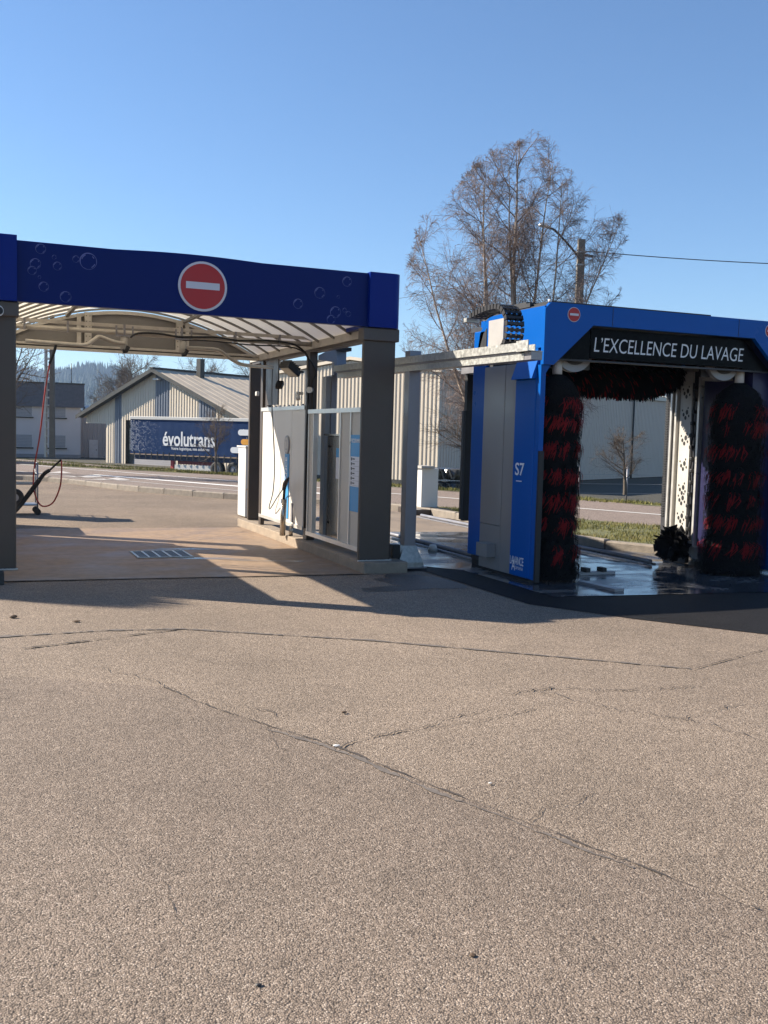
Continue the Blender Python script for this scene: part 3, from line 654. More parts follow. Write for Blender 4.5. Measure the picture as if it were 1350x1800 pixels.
for k in range(26):
    x = .35+k*.525; ML().box(x, x+.05, -.07, -.03, 1.0, 1.5).build('curtain_strap', BLACK, trl)
ML().box(4.1, 7.9, .2, .3, .72, 1.0).build('side_guard', mat('guard_red', (.16, .02, .02), .6), trl)
ML().box(3.9, 7.4, .12, .16, .30, .68).build('skirt', WHITE, trl)
ML().box(3.55, 3.78, .1, .3, .2, .95).build('landing_leg', mat('leg_red', (.45, .05, .05), .6), trl)
for k, x in enumerate((7.55, 8.9, 10.25)):
    w = bpy.data.objects.new('wheel', None); COL.objects.link(w); w.parent = trl; w.location = (x, .05, .5)
    wm = ML(); pr = [(-.02, .28), (-.04, .42), (-.02, .5), (.08, .52), (.25, .52), (.33, .5), (.35, .3)]
    V = [(r_*math.cos(a), y_, r_*math.sin(a)) for (y_, r_) in pr for a in [2*math.pi*i/28 for i in range(28)]]
    wm.add(V, [(j*28+i, j*28+(i+1) % 28, (j+1)*28+(i+1) % 28, (j+1)*28+i) for j in range(len(pr)-1) for i in range(28)], True)
    link('tyre', wm.mesh('tyre'), TYRE, w)
    rm = ML(); rm.cyl((0, .05, 0), (0, .09, 0), .29, 24); rm.cyl((0, -.02, 0), (0, .06, 0), .11, 12)
    link('rim', rm.mesh('rim'), GALVD, w)
def tl(txt, w, h, x, z, m=LETW, bold=.0): return lettering(txt, w, h, m, trl, (x, -.045, z), (1, 0, 0), (0, 0, 1), bold=bold, keep=True)
tl('évolutrans', 4.5, 1.02, 5.2, 2.48, bold=.02)
tl('Votre logistique, nos solutions', 3.3, .27, 5.35, 1.78, bold=.01)
ML().box(2.95, 7.3, -.043, -.041, 1.98, 2.01).build('print_line', mat('print_grey', (.3, .3, .32), .6), trl)
dt = ML()
for i in range(520):
    x = random.random()**2.4*2.7+.05; z = random.uniform(1.55, 3.6); 
    x = round(x/.11)*.11; z = round(z/.11)*.11+(.055 if int(round(x/.11)) % 2 else 0); r_ = random.uniform(.022, .042)*(1.1-x/3.4)
    dt.add([(x+r_, -.044, z), (x, -.044, z+r_), (x-r_, -.044, z), (x, -.044, z-r_)], [(0, 3, 2, 1)])
for i in range(70):
    x = 9.6+random.random()*3.6; z = random.uniform(1.5, 3.4); r_ = .03
    dt.add([(x+r_, -.044, z), (x, -.044, z+r_), (x-r_, -.044, z), (x, -.044, z-r_)], [(0, 3, 2, 1)])
dt.build('printed_dots', LETW, trl)
def pill(x0, x1, z, r, m, nm):
    pts = [(x0+r-r*math.sin(a), z+r*math.cos(a)) for a in [math.pi*i/10 for i in range(11)]]+[(x1, z-r), (x1, z+r)]
    ML().prism(pts, 'y', -.047, -.044).build(nm, m, trl)
pill(9.35, 12.6, 3.05, .2, LETW, 'printed_bar'); pill(9.6, 12.0, 2.42, .19, ORANGE, 'printed_bar'); pill(8.75, 12.3, 1.85, .2, LETW, 'printed_bar')

# grey shaded two storey house, far left
ux, uy = C2(-30.6, 100)
hs_rot = -YAW+math.atan2(.3, .95)
house = thing('house', 'pale rendered two-storey house with slate roof and closed shutters', 'house', (ux, uy, -1.7), hs_rot)
ML().box(-16, 0, 0, 8, .55, 5.45).build('wall', RENDER, house); ML().box(-16, .02, -.04, 8, 0, .55).build('base_course', RENDB, house)
rf = ML(); rows_ = 15
for k in range(rows_):
    f0, f1 = k/rows_, (k+1)/rows_; y0, y1 = -.35+1.6*f0, -.35+1.6*f1; z0, z1 = 5.30+2.35*f0, 5.30+2.35*f1
    rf.add([(-16.4, y0, z0), (.35, y0, z0), (.35, y1, z1-.03), (-16.4, y1, z1-.03), (-16.4, y0-.03, z0-.07), (.35, y0-.03, z0-.07)], [(0, 1, 2, 3), (4, 5, 1, 0)])
rf.add([(-16.4, 1.25, 7.62), (.35, 1.25, 7.62), (.35, 8.3, 5.6), (-16.4, 8.3, 5.6)], [(0, 1, 2, 3)]); rf.add([(.35, -.35, 5.3), (.35, 8.3, 5.3), (.35, 8.3, 5.6), (.35, 1.25, 7.65)], [(0, 1, 2, 3)])
rf.build('roof', TILE, house)
ML().box(-16.4, .4, 1.15, 1.4, 7.58, 7.72).build('ridge', DTRIM, house); ML().box(.33, .40, -.42, 8.3, 5.15, 5.35).build('verge_board', DTRIM, house)
wi = 0
for (x0, x1) in ((-14.6, -13.1), (-11.2, -9.7), (-6.1, -4.6), (-3.0, -1.45)):
    for (z0, z1) in ((4.25, 5.42), (1.25, 2.45)):
        f = ML(); f.box(x0-.06, x1+.06, -.03, -.005, z0-.03, z1); ow = f.build('window', mat('window_frame', (.5, .5, .5), .5), house)
        sh = ML()
        for q in range(8): sh.box(x0, x1, -.045, -.033, z0+(z1-z0)*q/8, z0+(z1-z0)*(q+.92)/8)
        s1 = link('shutter', sh.mesh('shutter'), SHUT, ow); s2 = link('sill', ML().box(x0-.15, x1+.15, -.16, -.005, z0-.17, z0-.05).mesh('sill'), DTRIM, ow)
an = ML(); an.cyl((-.9, 1.3, 7.6), (-.9, 1.3, 9.7), .04, 6); an.box(-1.5, -.7, 1.28, 1.32, 9.2, 9.24); an.box(-1.35, -1.31, 1.1, 1.5, 9.1, 9.34); an.build('aerial', DTRIM, house)

# low grey workshop between house and hall
wk = thing('workshop', 'low grey ribbed workshop with a white door between house and hall', 'building', (*C2(-31.0, 102.5), -1.7), hs_rot)
cg = ML(); corr(cg, -.8, 9, lambda x: 0, lambda x: 4.6, pitch=.25); cg.box(-.8, 9, .02, 6, 0, 4.55); cg.build('wall', CLADG, wk)
ML().box(-.9, 9.2, -.12, .1, 4.6, 5.0).build('fascia', DTRIM, wk); ML().add([(0, -.1, 5.0), (9.2, -.1, 5.0), (9.2, 2.5, 5.6), (0, 2.5, 5.6)], [(0, 1, 2, 3)]).build('roof', WHITE, wk)
d_ = ML().box(.5, 1.35, -.1, -.06, 0, 2.05).build('door', mat('door_white', (.5, .5, .52), .6), wk); link('handle', ML().box(1.18, 1.24, -.14, -.1, .95, 1.1).mesh('handle'), DTRIM, d_)

# big warehouse right
wx, wy = C2(3.19, 60)
wh = thing('warehouse', 'large beige ribbed metal warehouse with one sunlit and one shaded side', 'building', (wx, wy, -1.35), RZ)
top = lambda x: 6.8+.85*(1-abs(x+6.9)/6.9)
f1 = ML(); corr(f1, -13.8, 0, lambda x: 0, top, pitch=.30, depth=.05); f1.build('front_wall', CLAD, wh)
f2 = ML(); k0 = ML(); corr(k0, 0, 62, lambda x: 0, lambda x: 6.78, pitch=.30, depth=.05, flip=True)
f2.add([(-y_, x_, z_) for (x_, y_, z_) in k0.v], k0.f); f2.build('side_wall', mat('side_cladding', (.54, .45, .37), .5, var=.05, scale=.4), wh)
rf = ML(); rf.add([(-14.1, -.2, 6.8), (-6.9, -.2, 7.72), (.15, -.2, 6.8), (.15, 62, 6.8), (-6.9, 62, 7.72), (-14.1, 62, 6.8), (-14.1, -.2, 7.0), (-6.9, -.2, 7.92), (.15, -.2, 7.0), (.15, 62, 7.0), (-6.9, 62, 7.92), (-14.1, 62, 7.0)], [(6, 7, 10, 11), (7, 8, 9, 10), (0, 1, 7, 6), (1, 2, 8, 7), (2, 3, 9, 8), (0, 6, 11, 5)])
rf.build('roof', CLAD, wh)
for yy in (12, 28.6, 45): ML().cyl((.12, yy, 0), (.12, yy, 6.8), .08, 8).build('downpipe', DTRIM, wh)
ML().box(.06, .22, 0, 62, 6.62, 6.82).build('gutter', CLAD, wh)
ML().box(-13.8, -.0, -.08, -.02, 0, .25).build('base_flashing', DTRIM, wh)
# dark hall behind it
dk = thing('dark_hall', 'dark blue-grey roofed hall behind the beige warehouse', 'building', (*C2(-10.2, 92), -1.5), RZ)
ML().box(0, 5.6, 0, 12, 0, 9.2).build('wall', CLADD, dk); ML().box(-.2, 5.8, -.3, 12.3, 9.2, 9.6).build('roof', DTRIM, dk)

# fence line and small car far right
fn = thing('post_fence', 'low wire fence with thin posts at the foot of the warehouse', 'fence', (*C2(8.2, 42), -.9), -YAW+.35)
for k in range(7): ML().cyl((k*2.35, 0, 0), (k*2.35, 0, 1.45), .035, 6).build('post', GALVD, fn)
for z in (.3, .7, 1.1): ML().box(0, 14.1, -.005, .005, z, z+.012).build('wire', GALVD, fn)
cx_, cy_ = C2(12.75, 43.5)
car = thing('white_car', 'white car nose just visible beside the right leg of the gantry', 'car', (cx_, cy_, -.95), -YAW)
prof_c = [(-.05, .25), (-.05, .6), (.08, .85), (.6, 1.0), (1.2, 1.35), (1.7, 1.5), (3.0, 1.5), (3.7, 1.1), (4.2, .95), (4.3, .3)]
cb = ML(); V = []
for sy_, sc in ((-.85, .93), (-.6, 1), (.6, 1), (.85, .93)): V += [(x_, sy_, z_*sc+(.02)) for x_, z_ in prof_c]
n_ = len(prof_c); cb.add(V, [(j*n_+i, j*n_+(i+1) % n_, (j+1)*n_+(i+1) % n_, (j+1)*n_+i) for j in range(3) for i in range(n_)]+[tuple(range(n_)), tuple(3*n_+i for i in range(n_-1, -1, -1))], True)
cb.build('body', WHITE, car)
for x_ in (.8, 3.4): ML().cyl((x_, -.87, .3), (x_, -.65, .3), .3, 20).build('wheel', TYRE, car)
ML().prism([(.75, 1.0), (1.25, 1.3), (1.75, 1.42), (2.9, 1.42), (3.3, 1.1)], 'y', -.87, -.84).build('side_window', BLACKG, car)

# wrapped tyres by the warehouse corner
def torus(mm, c, R0, r0, n=22, m_=8, jit=0.):
    V = [(c[0]+(R0+r0*math.cos(b))*math.cos(a), c[1]+(R0+r0*math.cos(b))*math.sin(a), c[2]+r0*.9*math.sin(b)+random.uniform(-jit, jit)) for a in [2*math.pi*i/n for i in range(n)] for b in [2*math.pi*j/m_ for j in range(m_)]]
    mm.add(V, [(i*m_+j, ((i+1) % n)*m_+j, ((i+1) % n)*m_+(j+1) % m_, i*m_+(j+1) % m_) for i in range(n) for j in range(m_)], True)
tyre_lab = [['wrapped tractor tyre, bottom left of the pile by the warehouse corner', 'wrapped tractor tyre, top left of the pile by the warehouse corner'],
            ['wrapped tractor tyre, bottom middle of the pile by the warehouse corner', 'wrapped tractor tyre, top middle of the pile by the warehouse corner'],
            ['wrapped tractor tyre, bottom right of the pile by the warehouse corner', 'wrapped tractor tyre, top right of the pile by the warehouse corner'],
            ['tyre half hidden behind the cream cabinet, lower one', 'tyre half hidden behind the cream cabinet, upper one']]
for i, lat in enumerate((3.08, 4.45, 5.75, 1.95)):
    for k in range(2):
        x, y = C2(lat*.78-.0, 32.6+.15*k+.25*(i == 1)); mm = M((x, y, -.25+k*.44)); torus(mm, (x, y, -.25+k*.44+.22), .42, .21)
        V = []
        for a_ in range(26):   # tread lugs
            a = a_*2*math.pi/26; ca, sa = math.cos(a), math.sin(a)
            mm.box(0, 0, 0, 0, 0, 0) if False else None
            p = Vector((x+ca*.62, y+sa*.62, -.25+k*.44+.22)); tg = Vector((-sa, ca, 0))*.03; rd = Vector((ca, sa, 0))*.05; up = Vector((0, 0, .15))
            sk_ = tg*2.2*(1 if a_ % 2 else -1)
            vs8 = [p+s1*tg+s2*rd+s3*up+s3*sk_ for s3 in (-1, 1) for s2 in (-1, 1) for s1 in (-1, 1)]
            mm.add(vs8, [(0, 2, 3, 1), (4, 5, 7, 6), (0, 1, 5, 4), (2, 6, 7, 3), (0, 4, 6, 2), (1, 3, 7, 5)])
        o = mm.build('tyre', WRAP if i != 2 else TYRE); o.location = (x, y, -.25+k*.44); tag(o, tyre_lab[i][k], 'tyre', 'tyres piled by the warehouse corner')

# ------------------------------------------------------------------ poles, lamps, wires
px_, py_ = C2((85-675)/1750*52, 52)
pole = thing('ladder_pole', 'tall concrete utility pole with ladder openings across the road', 'utility pole', (px_, py_, 0), -YAW)
ML().prism([(.02, 0), (.26, 0), (.19, 8.6), (.05, 8.6)], 'y', -.14, .14).build('shaft', CONCP, pole)
lr = ML(); lr.box(-.24, -.15, -.12, .12, 0, 8.6)
lr.build('side_rail', CREAM, pole)
for k in range(21): ML().box(-.15, .05, -.1, .1, .25+k*.4, .33+k*.4).build('rung', CREAM, pole)
lx, ly = C2((1003-675)/1750*40, 40)
lamp = thing('street_lamp', 'weathered concrete street light pole with curved arm beside the birch', 'street lamp', (lx, ly, -.2), -YAW)
ML().prism([(-.19, 0), (.19, 0), (.13, 9.72), (-.13, 9.72)], 'y', -.13, .13).build('pole', WOODP, lamp)
ML().tube(smooth_path([(.0, -.16, 8.8), (-.25, -.2, 9.15), (-.8, -.3, 9.7), (-1.15, -.35, 10.0), (-1.35, -.4, 10.05)], 4), .045, 8).build('arm', DTRIM, lamp)
lh = ML(); lh.tube([(-1.78, -.45, 10.13), (-1.68, -.45, 10.15), (-1.5, -.42, 10.14), (-1.32, -.4, 10.06)], [.03, .085, .09, .05], 10); lh.build('lamp_head', ALU, lamp)
for z in (8.7, 9.2): ML().box(-.17, .17, -.17, .17, z, z+.06).build('band', GALV, lamp)
ML().cyl((.1, -.15, 9.1), (.45, -.2, 9.05), .05, 8).build('insulator', DTRIM, lamp)
def wirep(name, label, a, b, sag, r=.018):
    pts = []
    for i in range(17):
        t = i/16; p = Vector(a).lerp(Vector(b), t); p.z -= sag*4*t*(1-t); pts.append(p)
    o = M(tuple(a)).tube(pts, r, 5).build(name, BLACK); o.location = a; tag(o, label, 'cable')
def W3(px, py, dep):
    lat = (px-675)/1750*dep; x, y = C2(lat, dep); return (x, y, 1.6+(766+.0274*(px-675)-py)/1750*dep)
wirep('overhead_wire', 'overhead wire running right from the street light pole', W3(1012, 448, 40), W3(1620, 476, 38), .15)
wirep('overhead_wire', 'thin overhead wire running left from the street light pole through the birch', W3(1000, 458, 40), W3(560, 545, 62), .3, .012)

# ------------------------------------------------------------------ wash bay canopy
X0, X1 = .22, 4.25      # inner faces of the side walls
bay = thing('wash_bay_canopy', 'wash bay shelter with navy fascia, vaulted roof and brown columns', 'canopy', (2.3, 13.2, 0))
# columns
def column(x0, x1, y0, y1, z0=.14, z1=2.70):
    b = M(); b.box(x0, x1, y0, y1, z0, z1, .018); return b.build('column', BROWN, bay)
column(4.15, 4.55, 10.72, 10.79); column(.02, .42, 10.72, 10.79)
M().box(4.42, 4.53, 10.79, 10.95, .14, 2.70).build('column_web', BROWN, bay)
column(4.25, 4.62, 16.12, 16.20, z1=2.78); column(-.12, .20, 16.06, 16.2, z1=2.78)
for (x0, x1) in ((4.13, 4.575), (-.005, .445)):
    b = M(); b.box(x0, x1, 10.68, 10.86, 2.68, 2.825, .01); b.build('column_collar', BROWN2, bay)
    st = M(); st.ribbon([(x0+.02, 10.70), (x1-.03, 10.70)], .015, 2.679); 
    pts = [(x0+.01+(x1-x0-.02)*i/24, 10.715, .142+.006*mnoise.noise(Vector((i*.9, x0, 0)))) for i in range(25)]
    sl = M(); sl.tube(pts, .010, 5); sl.build('sealant', CREAM, bay)
# fascia with a slightly crowned top
n_ = 24; pts = [(.41+3.80*i/n_, 2.835) for i in range(n_+1)]+[(4.21-3.80*i/n_, 3.435+.022*max(0, 1-((4.21-3.80*i/n_-2.15)/.75)**2)) for i in range(n_+1)]
M().prism(pts, 'y', 10.70, 10.78).build('fascia', NAVY, bay)
def corner_cap(x0, x1, y0, y1, z0, z1, rr, right):
    pts = []
    if right: pts = [(x0, y1), (x0, y0)]+[(x1-rr+rr*math.sin(a), y0+rr-rr*math.cos(a)) for a in [math.pi/2*i/8 for i in range(9)]]+[(x1, y1)]
    else: pts = [(x1, y1), (x1, y0)]+[(x0+rr-rr*math.sin(a), y0+rr-rr*math.cos(a)) for a in [math.pi/2*i/8 for i in range(9)]]+[(x0, y1)]
    M().prism(pts, 'z', z0, z1).build('corner_cap', NAVYC, bay)
corner_cap(4.18, 4.57, 10.64, 11.4, 2.83, 3.445, .09, True); corner_cap(0., .425, 10.64, 11.4, 2.83, 3.475, .09, False)
M().box(4.50, 4.56, 11.402, 16.2, 2.86, 3.43).build('side_fascia', NAVY, bay)
# no entry roundel and bubbles printed on the fascia
def disc(c, r, y, n=40, z_s=1.): return [(c[0]+r*math.cos(a), c[1]+z_s*r*math.sin(a)) for a in [2*math.pi*i/n for i in range(n)]]
M().prism(disc((2.285, 3.13), .262, 0), 'y', 10.688, 10.699).build('sign_rim', SIGNW, bay)
M().prism(disc((2.285, 3.13), .237, 0), 'y', 10.684, 10.6875).build('sign_disc', SIGNR, bay)
M().prism([(2.105, 3.10), (2.465, 3.10), (2.465, 3.172), (2.105, 3.172)], 'y', 10.680, 10.6835).build('sign_bar', SIGNW, bay)
bubs = [(1.11, 3.29, .085), (.99, 3.30, .035), (.65, 3.37, .05), (.60, 3.22, .052), (.57, 3.15, .043), (.81, 3.215, .042), (.78, 3.30, .022), (.64, 3.09, .016), (.68, 3.0, .048), (.89, 2.915, .055), (3.60, 3.17, .062), (3.92, 3.32, .055), (3.35, 3.03, .055), (3.79, 2.97, .063), (3.74, 2.885, .05), (3.945, 2.96, .032), (3.90, 3.0, .025), (3.82, 3.14, .018)]
for (x, z, r_) in bubs:
    b = M(); n = 28; V = []; 
    for i in range(n):
        a = 2*math.pi*i/n; th = r_*(.03+.07*abs(mnoise.noise(Vector((a*2, x*5, 0))))+.10*max(0, math.cos(a-2.2))); V += [(x+r_*math.cos(a), 10.6975, z+r_*math.sin(a)), (x+(r_-th)*math.cos(a), 10.6975, z+(r_-th)*math.sin(a))]
    b.add(V, [(2*i, 2*((i+1) % n), 2*((i+1) % n)+1, 2*i+1) for i in range(n)])
    for a0, a1, q in ((2.0, 2.9, .72), (5.2, 5.9, .75), (.5, .9, .7)):
        V = [(x+r_*(q+d*.10)*math.cos(a0+(a1-a0)*i/5), 10.6975, z+r_*(q+d*.10)*math.sin(a0+(a1-a0)*i/5)) for i in range(6) for d in (0, 1)]
        b.add(V, [(2*i, 2*i+1, 2*i+3, 2*i+2) for i in range(5)])
    b.build('printed_bubble', BUB, bay)
# side beams
for x0, x1 in ((4.25, 4.42), (.05, .22)):
    b = M(); b.box(x0, x1, 10.98, 16.15, 2.74, 2.86); b.build('side_beam', CREAM, bay)
    M().box(x0+.02, x1-.02, 10.98, 16.11, 2.70, 2.738).build('beam_soffit', BROWN, bay)
# vault : ribs and sheets
def arch(x): return 2.82+.60*(1-((x-2.235)/2.03)**2)
ribs_y = [10.82+i*.605 for i in range(9)]
ax = [.22+4.03*i/22 for i in range(23)]
rme = None
for i, yy in enumerate(ribs_y):
    if rme is None:
        b = ML(); V = []
        for x in ax:
            z = arch(x); V += [(x, -.022, z), (x, .022, z), (x, .022, z-.028), (x, -.022, z-.028)]
        b.add(V, [(4*k+j, 4*k+(j+1) % 4, 4*(k+1)+(j+1) % 4, 4*(k+1)+j) for k in range(22) for j in range(4)])
        rme = b.mesh('roof_rib'); rme.materials.append(RIBM)
    o = bpy.data.objects.new('roof_rib', rme); COL.objects.link(o); o.parent = bay; o.location = (-2.3, yy-13.2, 0)
for i in range(8):
    b = M(); V = []
    for x in ax: z = arch(x)+.006; V += [(x, ribs_y[i], z), (x, ribs_y[i+1]-.002, z), (x, ribs_y[i], z+.012), (x, ribs_y[i+1]-.002, z+.012)]
    b.add(V, [(4*k, 4*k+1, 4*k+5, 4*k+4) for k in range(22)]+[(4*k+2, 4*k+6, 4*k+7, 4*k+3) for k in range(22)], True)
    b.build('roof_sheet', RSH, bay)
for x in (1.32, 3.06): # purlins under the vault
    M().box(x-.025, x+.025, 10.85, 15.62, arch(x)-.07, arch(x)-.03).build('purlin', RIBM, bay)
# rear gable : infill, posts and rails
gp = [(.22, 2.80)]+[(4.25, 2.80)]+[(x, arch(x)-.05) for x in reversed(ax)]
M().prism(gp, 'y', 15.66, 15.69).build('gable_infill', TAUPE, bay)
for (z0, z1) in ((2.735, 2.775), (2.795, 2.83)): M().box(.22, 4.25, 15.58, 15.64, z0, z1).build('gable_rail', CREAM, bay)
b = M(); V = []
for x in ax: z = arch(x)-.05; V += [(x, 15.60, z), (x, 15.64, z), (x, 15.64, z-.05), (x, 15.60, z-.05)]
b.add(V, [(4*k+j, 4*k+(j+1) % 4, 4*(k+1)+(j+1) % 4, 4*(k+1)+j) for k in range(22) for j in range(4)]); b.build('gable_arch_trim', CREAM, bay)
for x, w in ((1.49, .06), (1.62, .10), (2.98, .10), (3.10, .06)):
    g_ = M().box(x-w/2, x+w/2, 15.59, 15.65, 2.83, arch(x)-.05).build('gable_post', CREAM, bay)
    if w > .08:
        for z in (2.88, 2.96, 3.10, 3.18, 3.26): 
            if z < arch(x)-.1:
                for dx in (-.025, .025): link('bolt_hole', ML().box(x-2.3+dx-.006, x-2.3+dx+.006, 2.386, 2.389, z-.006, z+.006).mesh('bolt_hole'), BLACK, g_)
# intermediate posts and cross beam
for x0, x1 in ((4.25, 4.36), (.10, .21)): M().box(x0, x1, 12.98, 13.13, .14, 2.70).build('side_post', BROWN, bay)
M().box(4.25, 4.27, 14.5, 15.08, 2.02, 2.70).build('upper_infill', BROWN, bay); M().box(.20, .22, 14.62, 15.4, 1.97, 2.70).build('upper_infill', BROWN, bay)
M().box(4.24, 4.30, 15.3, 15.42, .14, 2.72).build('side_post', BROWN, bay); M().box(4.26, 4.34, 15.12, 15.2, 1.9, 2.72).build('side_post', BROWN, bay)
cb = M(); cb.box(.22, 4.25, 12.92, 12.96, 2.86, 2.90); cb.build('cross_rail', PIPE, bay)
cb = M(); cb.cyl((.22, 12.94, 2.80), (4.25, 12.94, 2.80), .032, 10); cb.build('cross_tube', PIPE, bay)
for x in (.6, 1.1, 1.78, 2.5, 3.2, 3.8): M().box(x-.012, x+.012, 12.90, 12.98, 2.765, 2.9).build('rail_clip', GALVD, bay)

# plinths
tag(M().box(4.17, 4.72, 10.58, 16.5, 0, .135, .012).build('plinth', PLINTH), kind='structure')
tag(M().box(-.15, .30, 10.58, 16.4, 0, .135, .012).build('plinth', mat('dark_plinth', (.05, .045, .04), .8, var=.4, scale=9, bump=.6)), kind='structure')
# side screens
rs = thing('rear_screen', 'white panelled wash bay screen, the rear half lit by the sun', 'screen', (4.27, 14.25, .2))
for y0, y1 in ((13.15, 13.74), (13.75, 14.60), (14.61, 15.33)): M().box(4.25, 4.285, y0, y1, .31, 1.93).build('panel', WPAN, rs)
M().box(4.235, 4.30, 13.14, 15.36, 1.93, 1.985).build('top_rail', ALU, rs); M().box(4.235, 4.30, 13.14, 15.4, .26, .31).build('bottom_rail', ALU, rs)
for k in range(9): M().box(4.26, 4.28, 13.3+k*.22, 13.34+k*.22, 1.985, 2.01).build('clip', GALVD, rs)
M().box(4.238, 4.2495, 13.83, 14.03, .36, 1.30).build('blue_strip', DBLUE, rs)
ring = M(); ring.prism([(13.94+.115*math.cos(a), 1.43+.135*math.sin(a)) for a in [2*math.pi*i/32 for i in range(32)]], 'x', 4.232, 4.249); ring.build('number_ring', GALVD, rs)
M().prism([(13.94+.09*math.cos(a), 1.43+.108*math.sin(a)) for a in [2*math.pi*i/32 for i in range(32)]], 'x', 4.228, 4.2315).build('number_disc', GPAN, rs)
lettering('2', .075, .15, GALVD, rs, (4.2265, 13.94, 1.43), (0, -1, 0), (0, 0, 1))
lettering('LANCE', .40, .085, LETW, rs, (4.2365, 13.95, 1.05), (0, 0, 1), (0, 1, 0), bold=.03)
fs_ = thing('front_screen', 'framed beige wash bay screen with an open slot and blue programme board', 'screen', (4.27, 11.95, .2))
for y0, y1 in ((10.965, 11.315), (11.345, 11.68), (12.75, 12.94)): M().box(4.255, 4.285, y0, y1, .27, 1.87).build('panel', GPAN, fs_)
for y0, y1 in ((11.315, 11.345), (11.68, 11.71), (12.735, 12.75), (12.94, 12.97), (10.94, 10.965)): M().box(4.24, 4.30, y0, y1, .27, 1.87).build('mullion', ALU, fs_)
M().box(4.232, 4.308, 10.94, 12.97, 1.87, 1.925).build('top_rail', ALU, fs_); M().box(4.232, 4.308, 10.94, 12.97, .215, .27).build('bottom_rail', ALU, fs_)
bd = M().box(4.246, 4.2535, 10.97, 11.33, .68, 1.60).build('programme_board', DBLUE, fs_)
def sub(mm, nm, m, par): mm.off = (4.27, 11.95, .2); return link(nm, mm.mesh(nm), m, par)
sub(M().box(4.2435, 4.2455, 10.97, 11.35, .98, 1.34), 'white_list', SIGNW, bd)
for k in range(6):
    z = 1.31-k*.058; sub(M().prism([(11.265+.014*math.cos(a), z+.021*math.sin(a)) for a in [2*math.pi*i/12 for i in range(12)]], 'x', 4.2405, 4.2432), 'button', BLACK, bd)
    sub(M().box(4.2415, 4.2432, 11.0, 11.22, z-.028, z-.025), 'rule', GALVD, bd)
    sub(M().box(4.2415, 4.2432, 11.16, 11.235, z-.006, z+.008), 'print_mark', DTRIM, bd)
lettering('PROGRAMMES', .32, .05, LETW, fs_, (4.2445, 11.14, 1.53), (0, -1, 0), (0, 0, 1), bold=.02)
ls = thing('left_screen', 'white panelled wash bay screen on the left side, behind the left column', 'screen', (.20, 13.2, .2))
for y0, y1 in ((10.80, 11.9), (11.91, 12.97), (13.15, 14.3), (14.31, 15.70)): M().box(.185, .215, y0, y1, .14, 1.93).build('panel', WPAN, ls)
M().box(.17, .23, 10.95, 15.47, 1.93, 1.985).build('top_rail', ALU, ls); M().box(.165, .184, 10.95, 15.47, .26, .31).build('bottom_rail', ALU, ls)

# payment cabinet behind the front screen
pc = thing('wash_terminal', 'stainless payment cabinet with a blue and white notice behind the front screen', 'cabinet', (4.62, 12.49, .14))
M().box(4.44, 4.80, 12.01, 12.73, .16, 1.58, .01).build('body', STEEL, pc)
M().box(4.40, 4.84, 11.97, 12.77, 1.58, 1.605).build('lid', STEEL, pc)
M().box(4.428, 4.439, 12.01, 12.34, 1.02, 1.30).build('notice', SIGNW, pc, label='white notice with coin slots'); M().box(4.427, 4.439, 12.01, 12.34, 1.301, 1.42).build('notice_header', DBLUE, pc)
M().box(4.420, 4.4265, 12.11, 12.19, 1.30, 1.38).build('display', BLACK, pc); M().box(4.420, 4.4265, 12.07, 12.13, 1.06, 1.2).build('coin_slot', BLACK, pc)
for z in (1.44, .42): M().cyl((4.445, 12.63, z), (4.42, 12.63, z), .018, 10).build('lock', BLACK, pc)
M().box(4.50, 4.78, 12.05, 12.69, .136, .16).build('foot', DTRIM, pc)

# overhead booms and hoses
def boom(name, label, piv, path, r=.024):
    t = thing(name, label, 'boom', piv); M().tube(smooth_path(path, 5), r, 8).build('arm', PIPE, t)
    M().cyl((piv[0], piv[1], piv[2]-.14), (piv[0], piv[1], piv[2]+.02), .045, 12).build('pivot', CREAM, t)
    M().box(piv[0]-.09, piv[0]+.09, piv[1]-.05, piv[1]+.05, piv[2]+.02, piv[2]+.04).build('mount', GALVD, t)
    M().box(piv[0]-.11, piv[0]-.09, piv[1]-.05, piv[1]-.03, piv[2]+.02, piv[2]+.15).build('mount_strap', GALVD, t); M().box(piv[0]+.09, piv[0]+.11, piv[1]-.05, piv[1]-.03, piv[2]+.02, piv[2]+.15).build('mount_strap', GALVD, t)
    M().tube([(piv[0]+.05, piv[1]-.03, piv[2]-.10), (piv[0]+.02, piv[1]-.03, piv[2]-.16), (piv[0]-.02, piv[1]-.03, piv[2]-.165)], .028, 8).build('swivel', BLACK, t)
    return t
boom('overhead_boom', 'left overhead hose boom under the cross rail, bent to the left', (1.78, 12.94, 2.73), [(1.78, 12.90, 2.66), (1.62, 12.86, 2.68), (1.47, 12.82, 2.72), (1.40, 12.78, 2.68), (1.30, 12.75, 2.61), (1.1, 12.72, 2.60), (.60, 12.70, 2.61)])
boom('overhead_boom', 'right overhead hose boom under the cross rail, reaching to the lit screen', (2.52, 12.94, 2.73), [(2.52, 12.97, 2.66), (2.85, 13.05, 2.67), (3.05, 13.15, 2.66), (3.22, 13.25, 2.57), (3.45, 13.4, 2.51), (4.12, 14.35, 2.56)])
def hose(name, label, paths, cat='hose'):
    base = paths[0][0][0]
    t = thing(name, label, cat, base)
    for pts, r_, m_, nm in paths: M().tube(smooth_path(pts, 8), r_, 8).build(nm, m_, t)
    return t
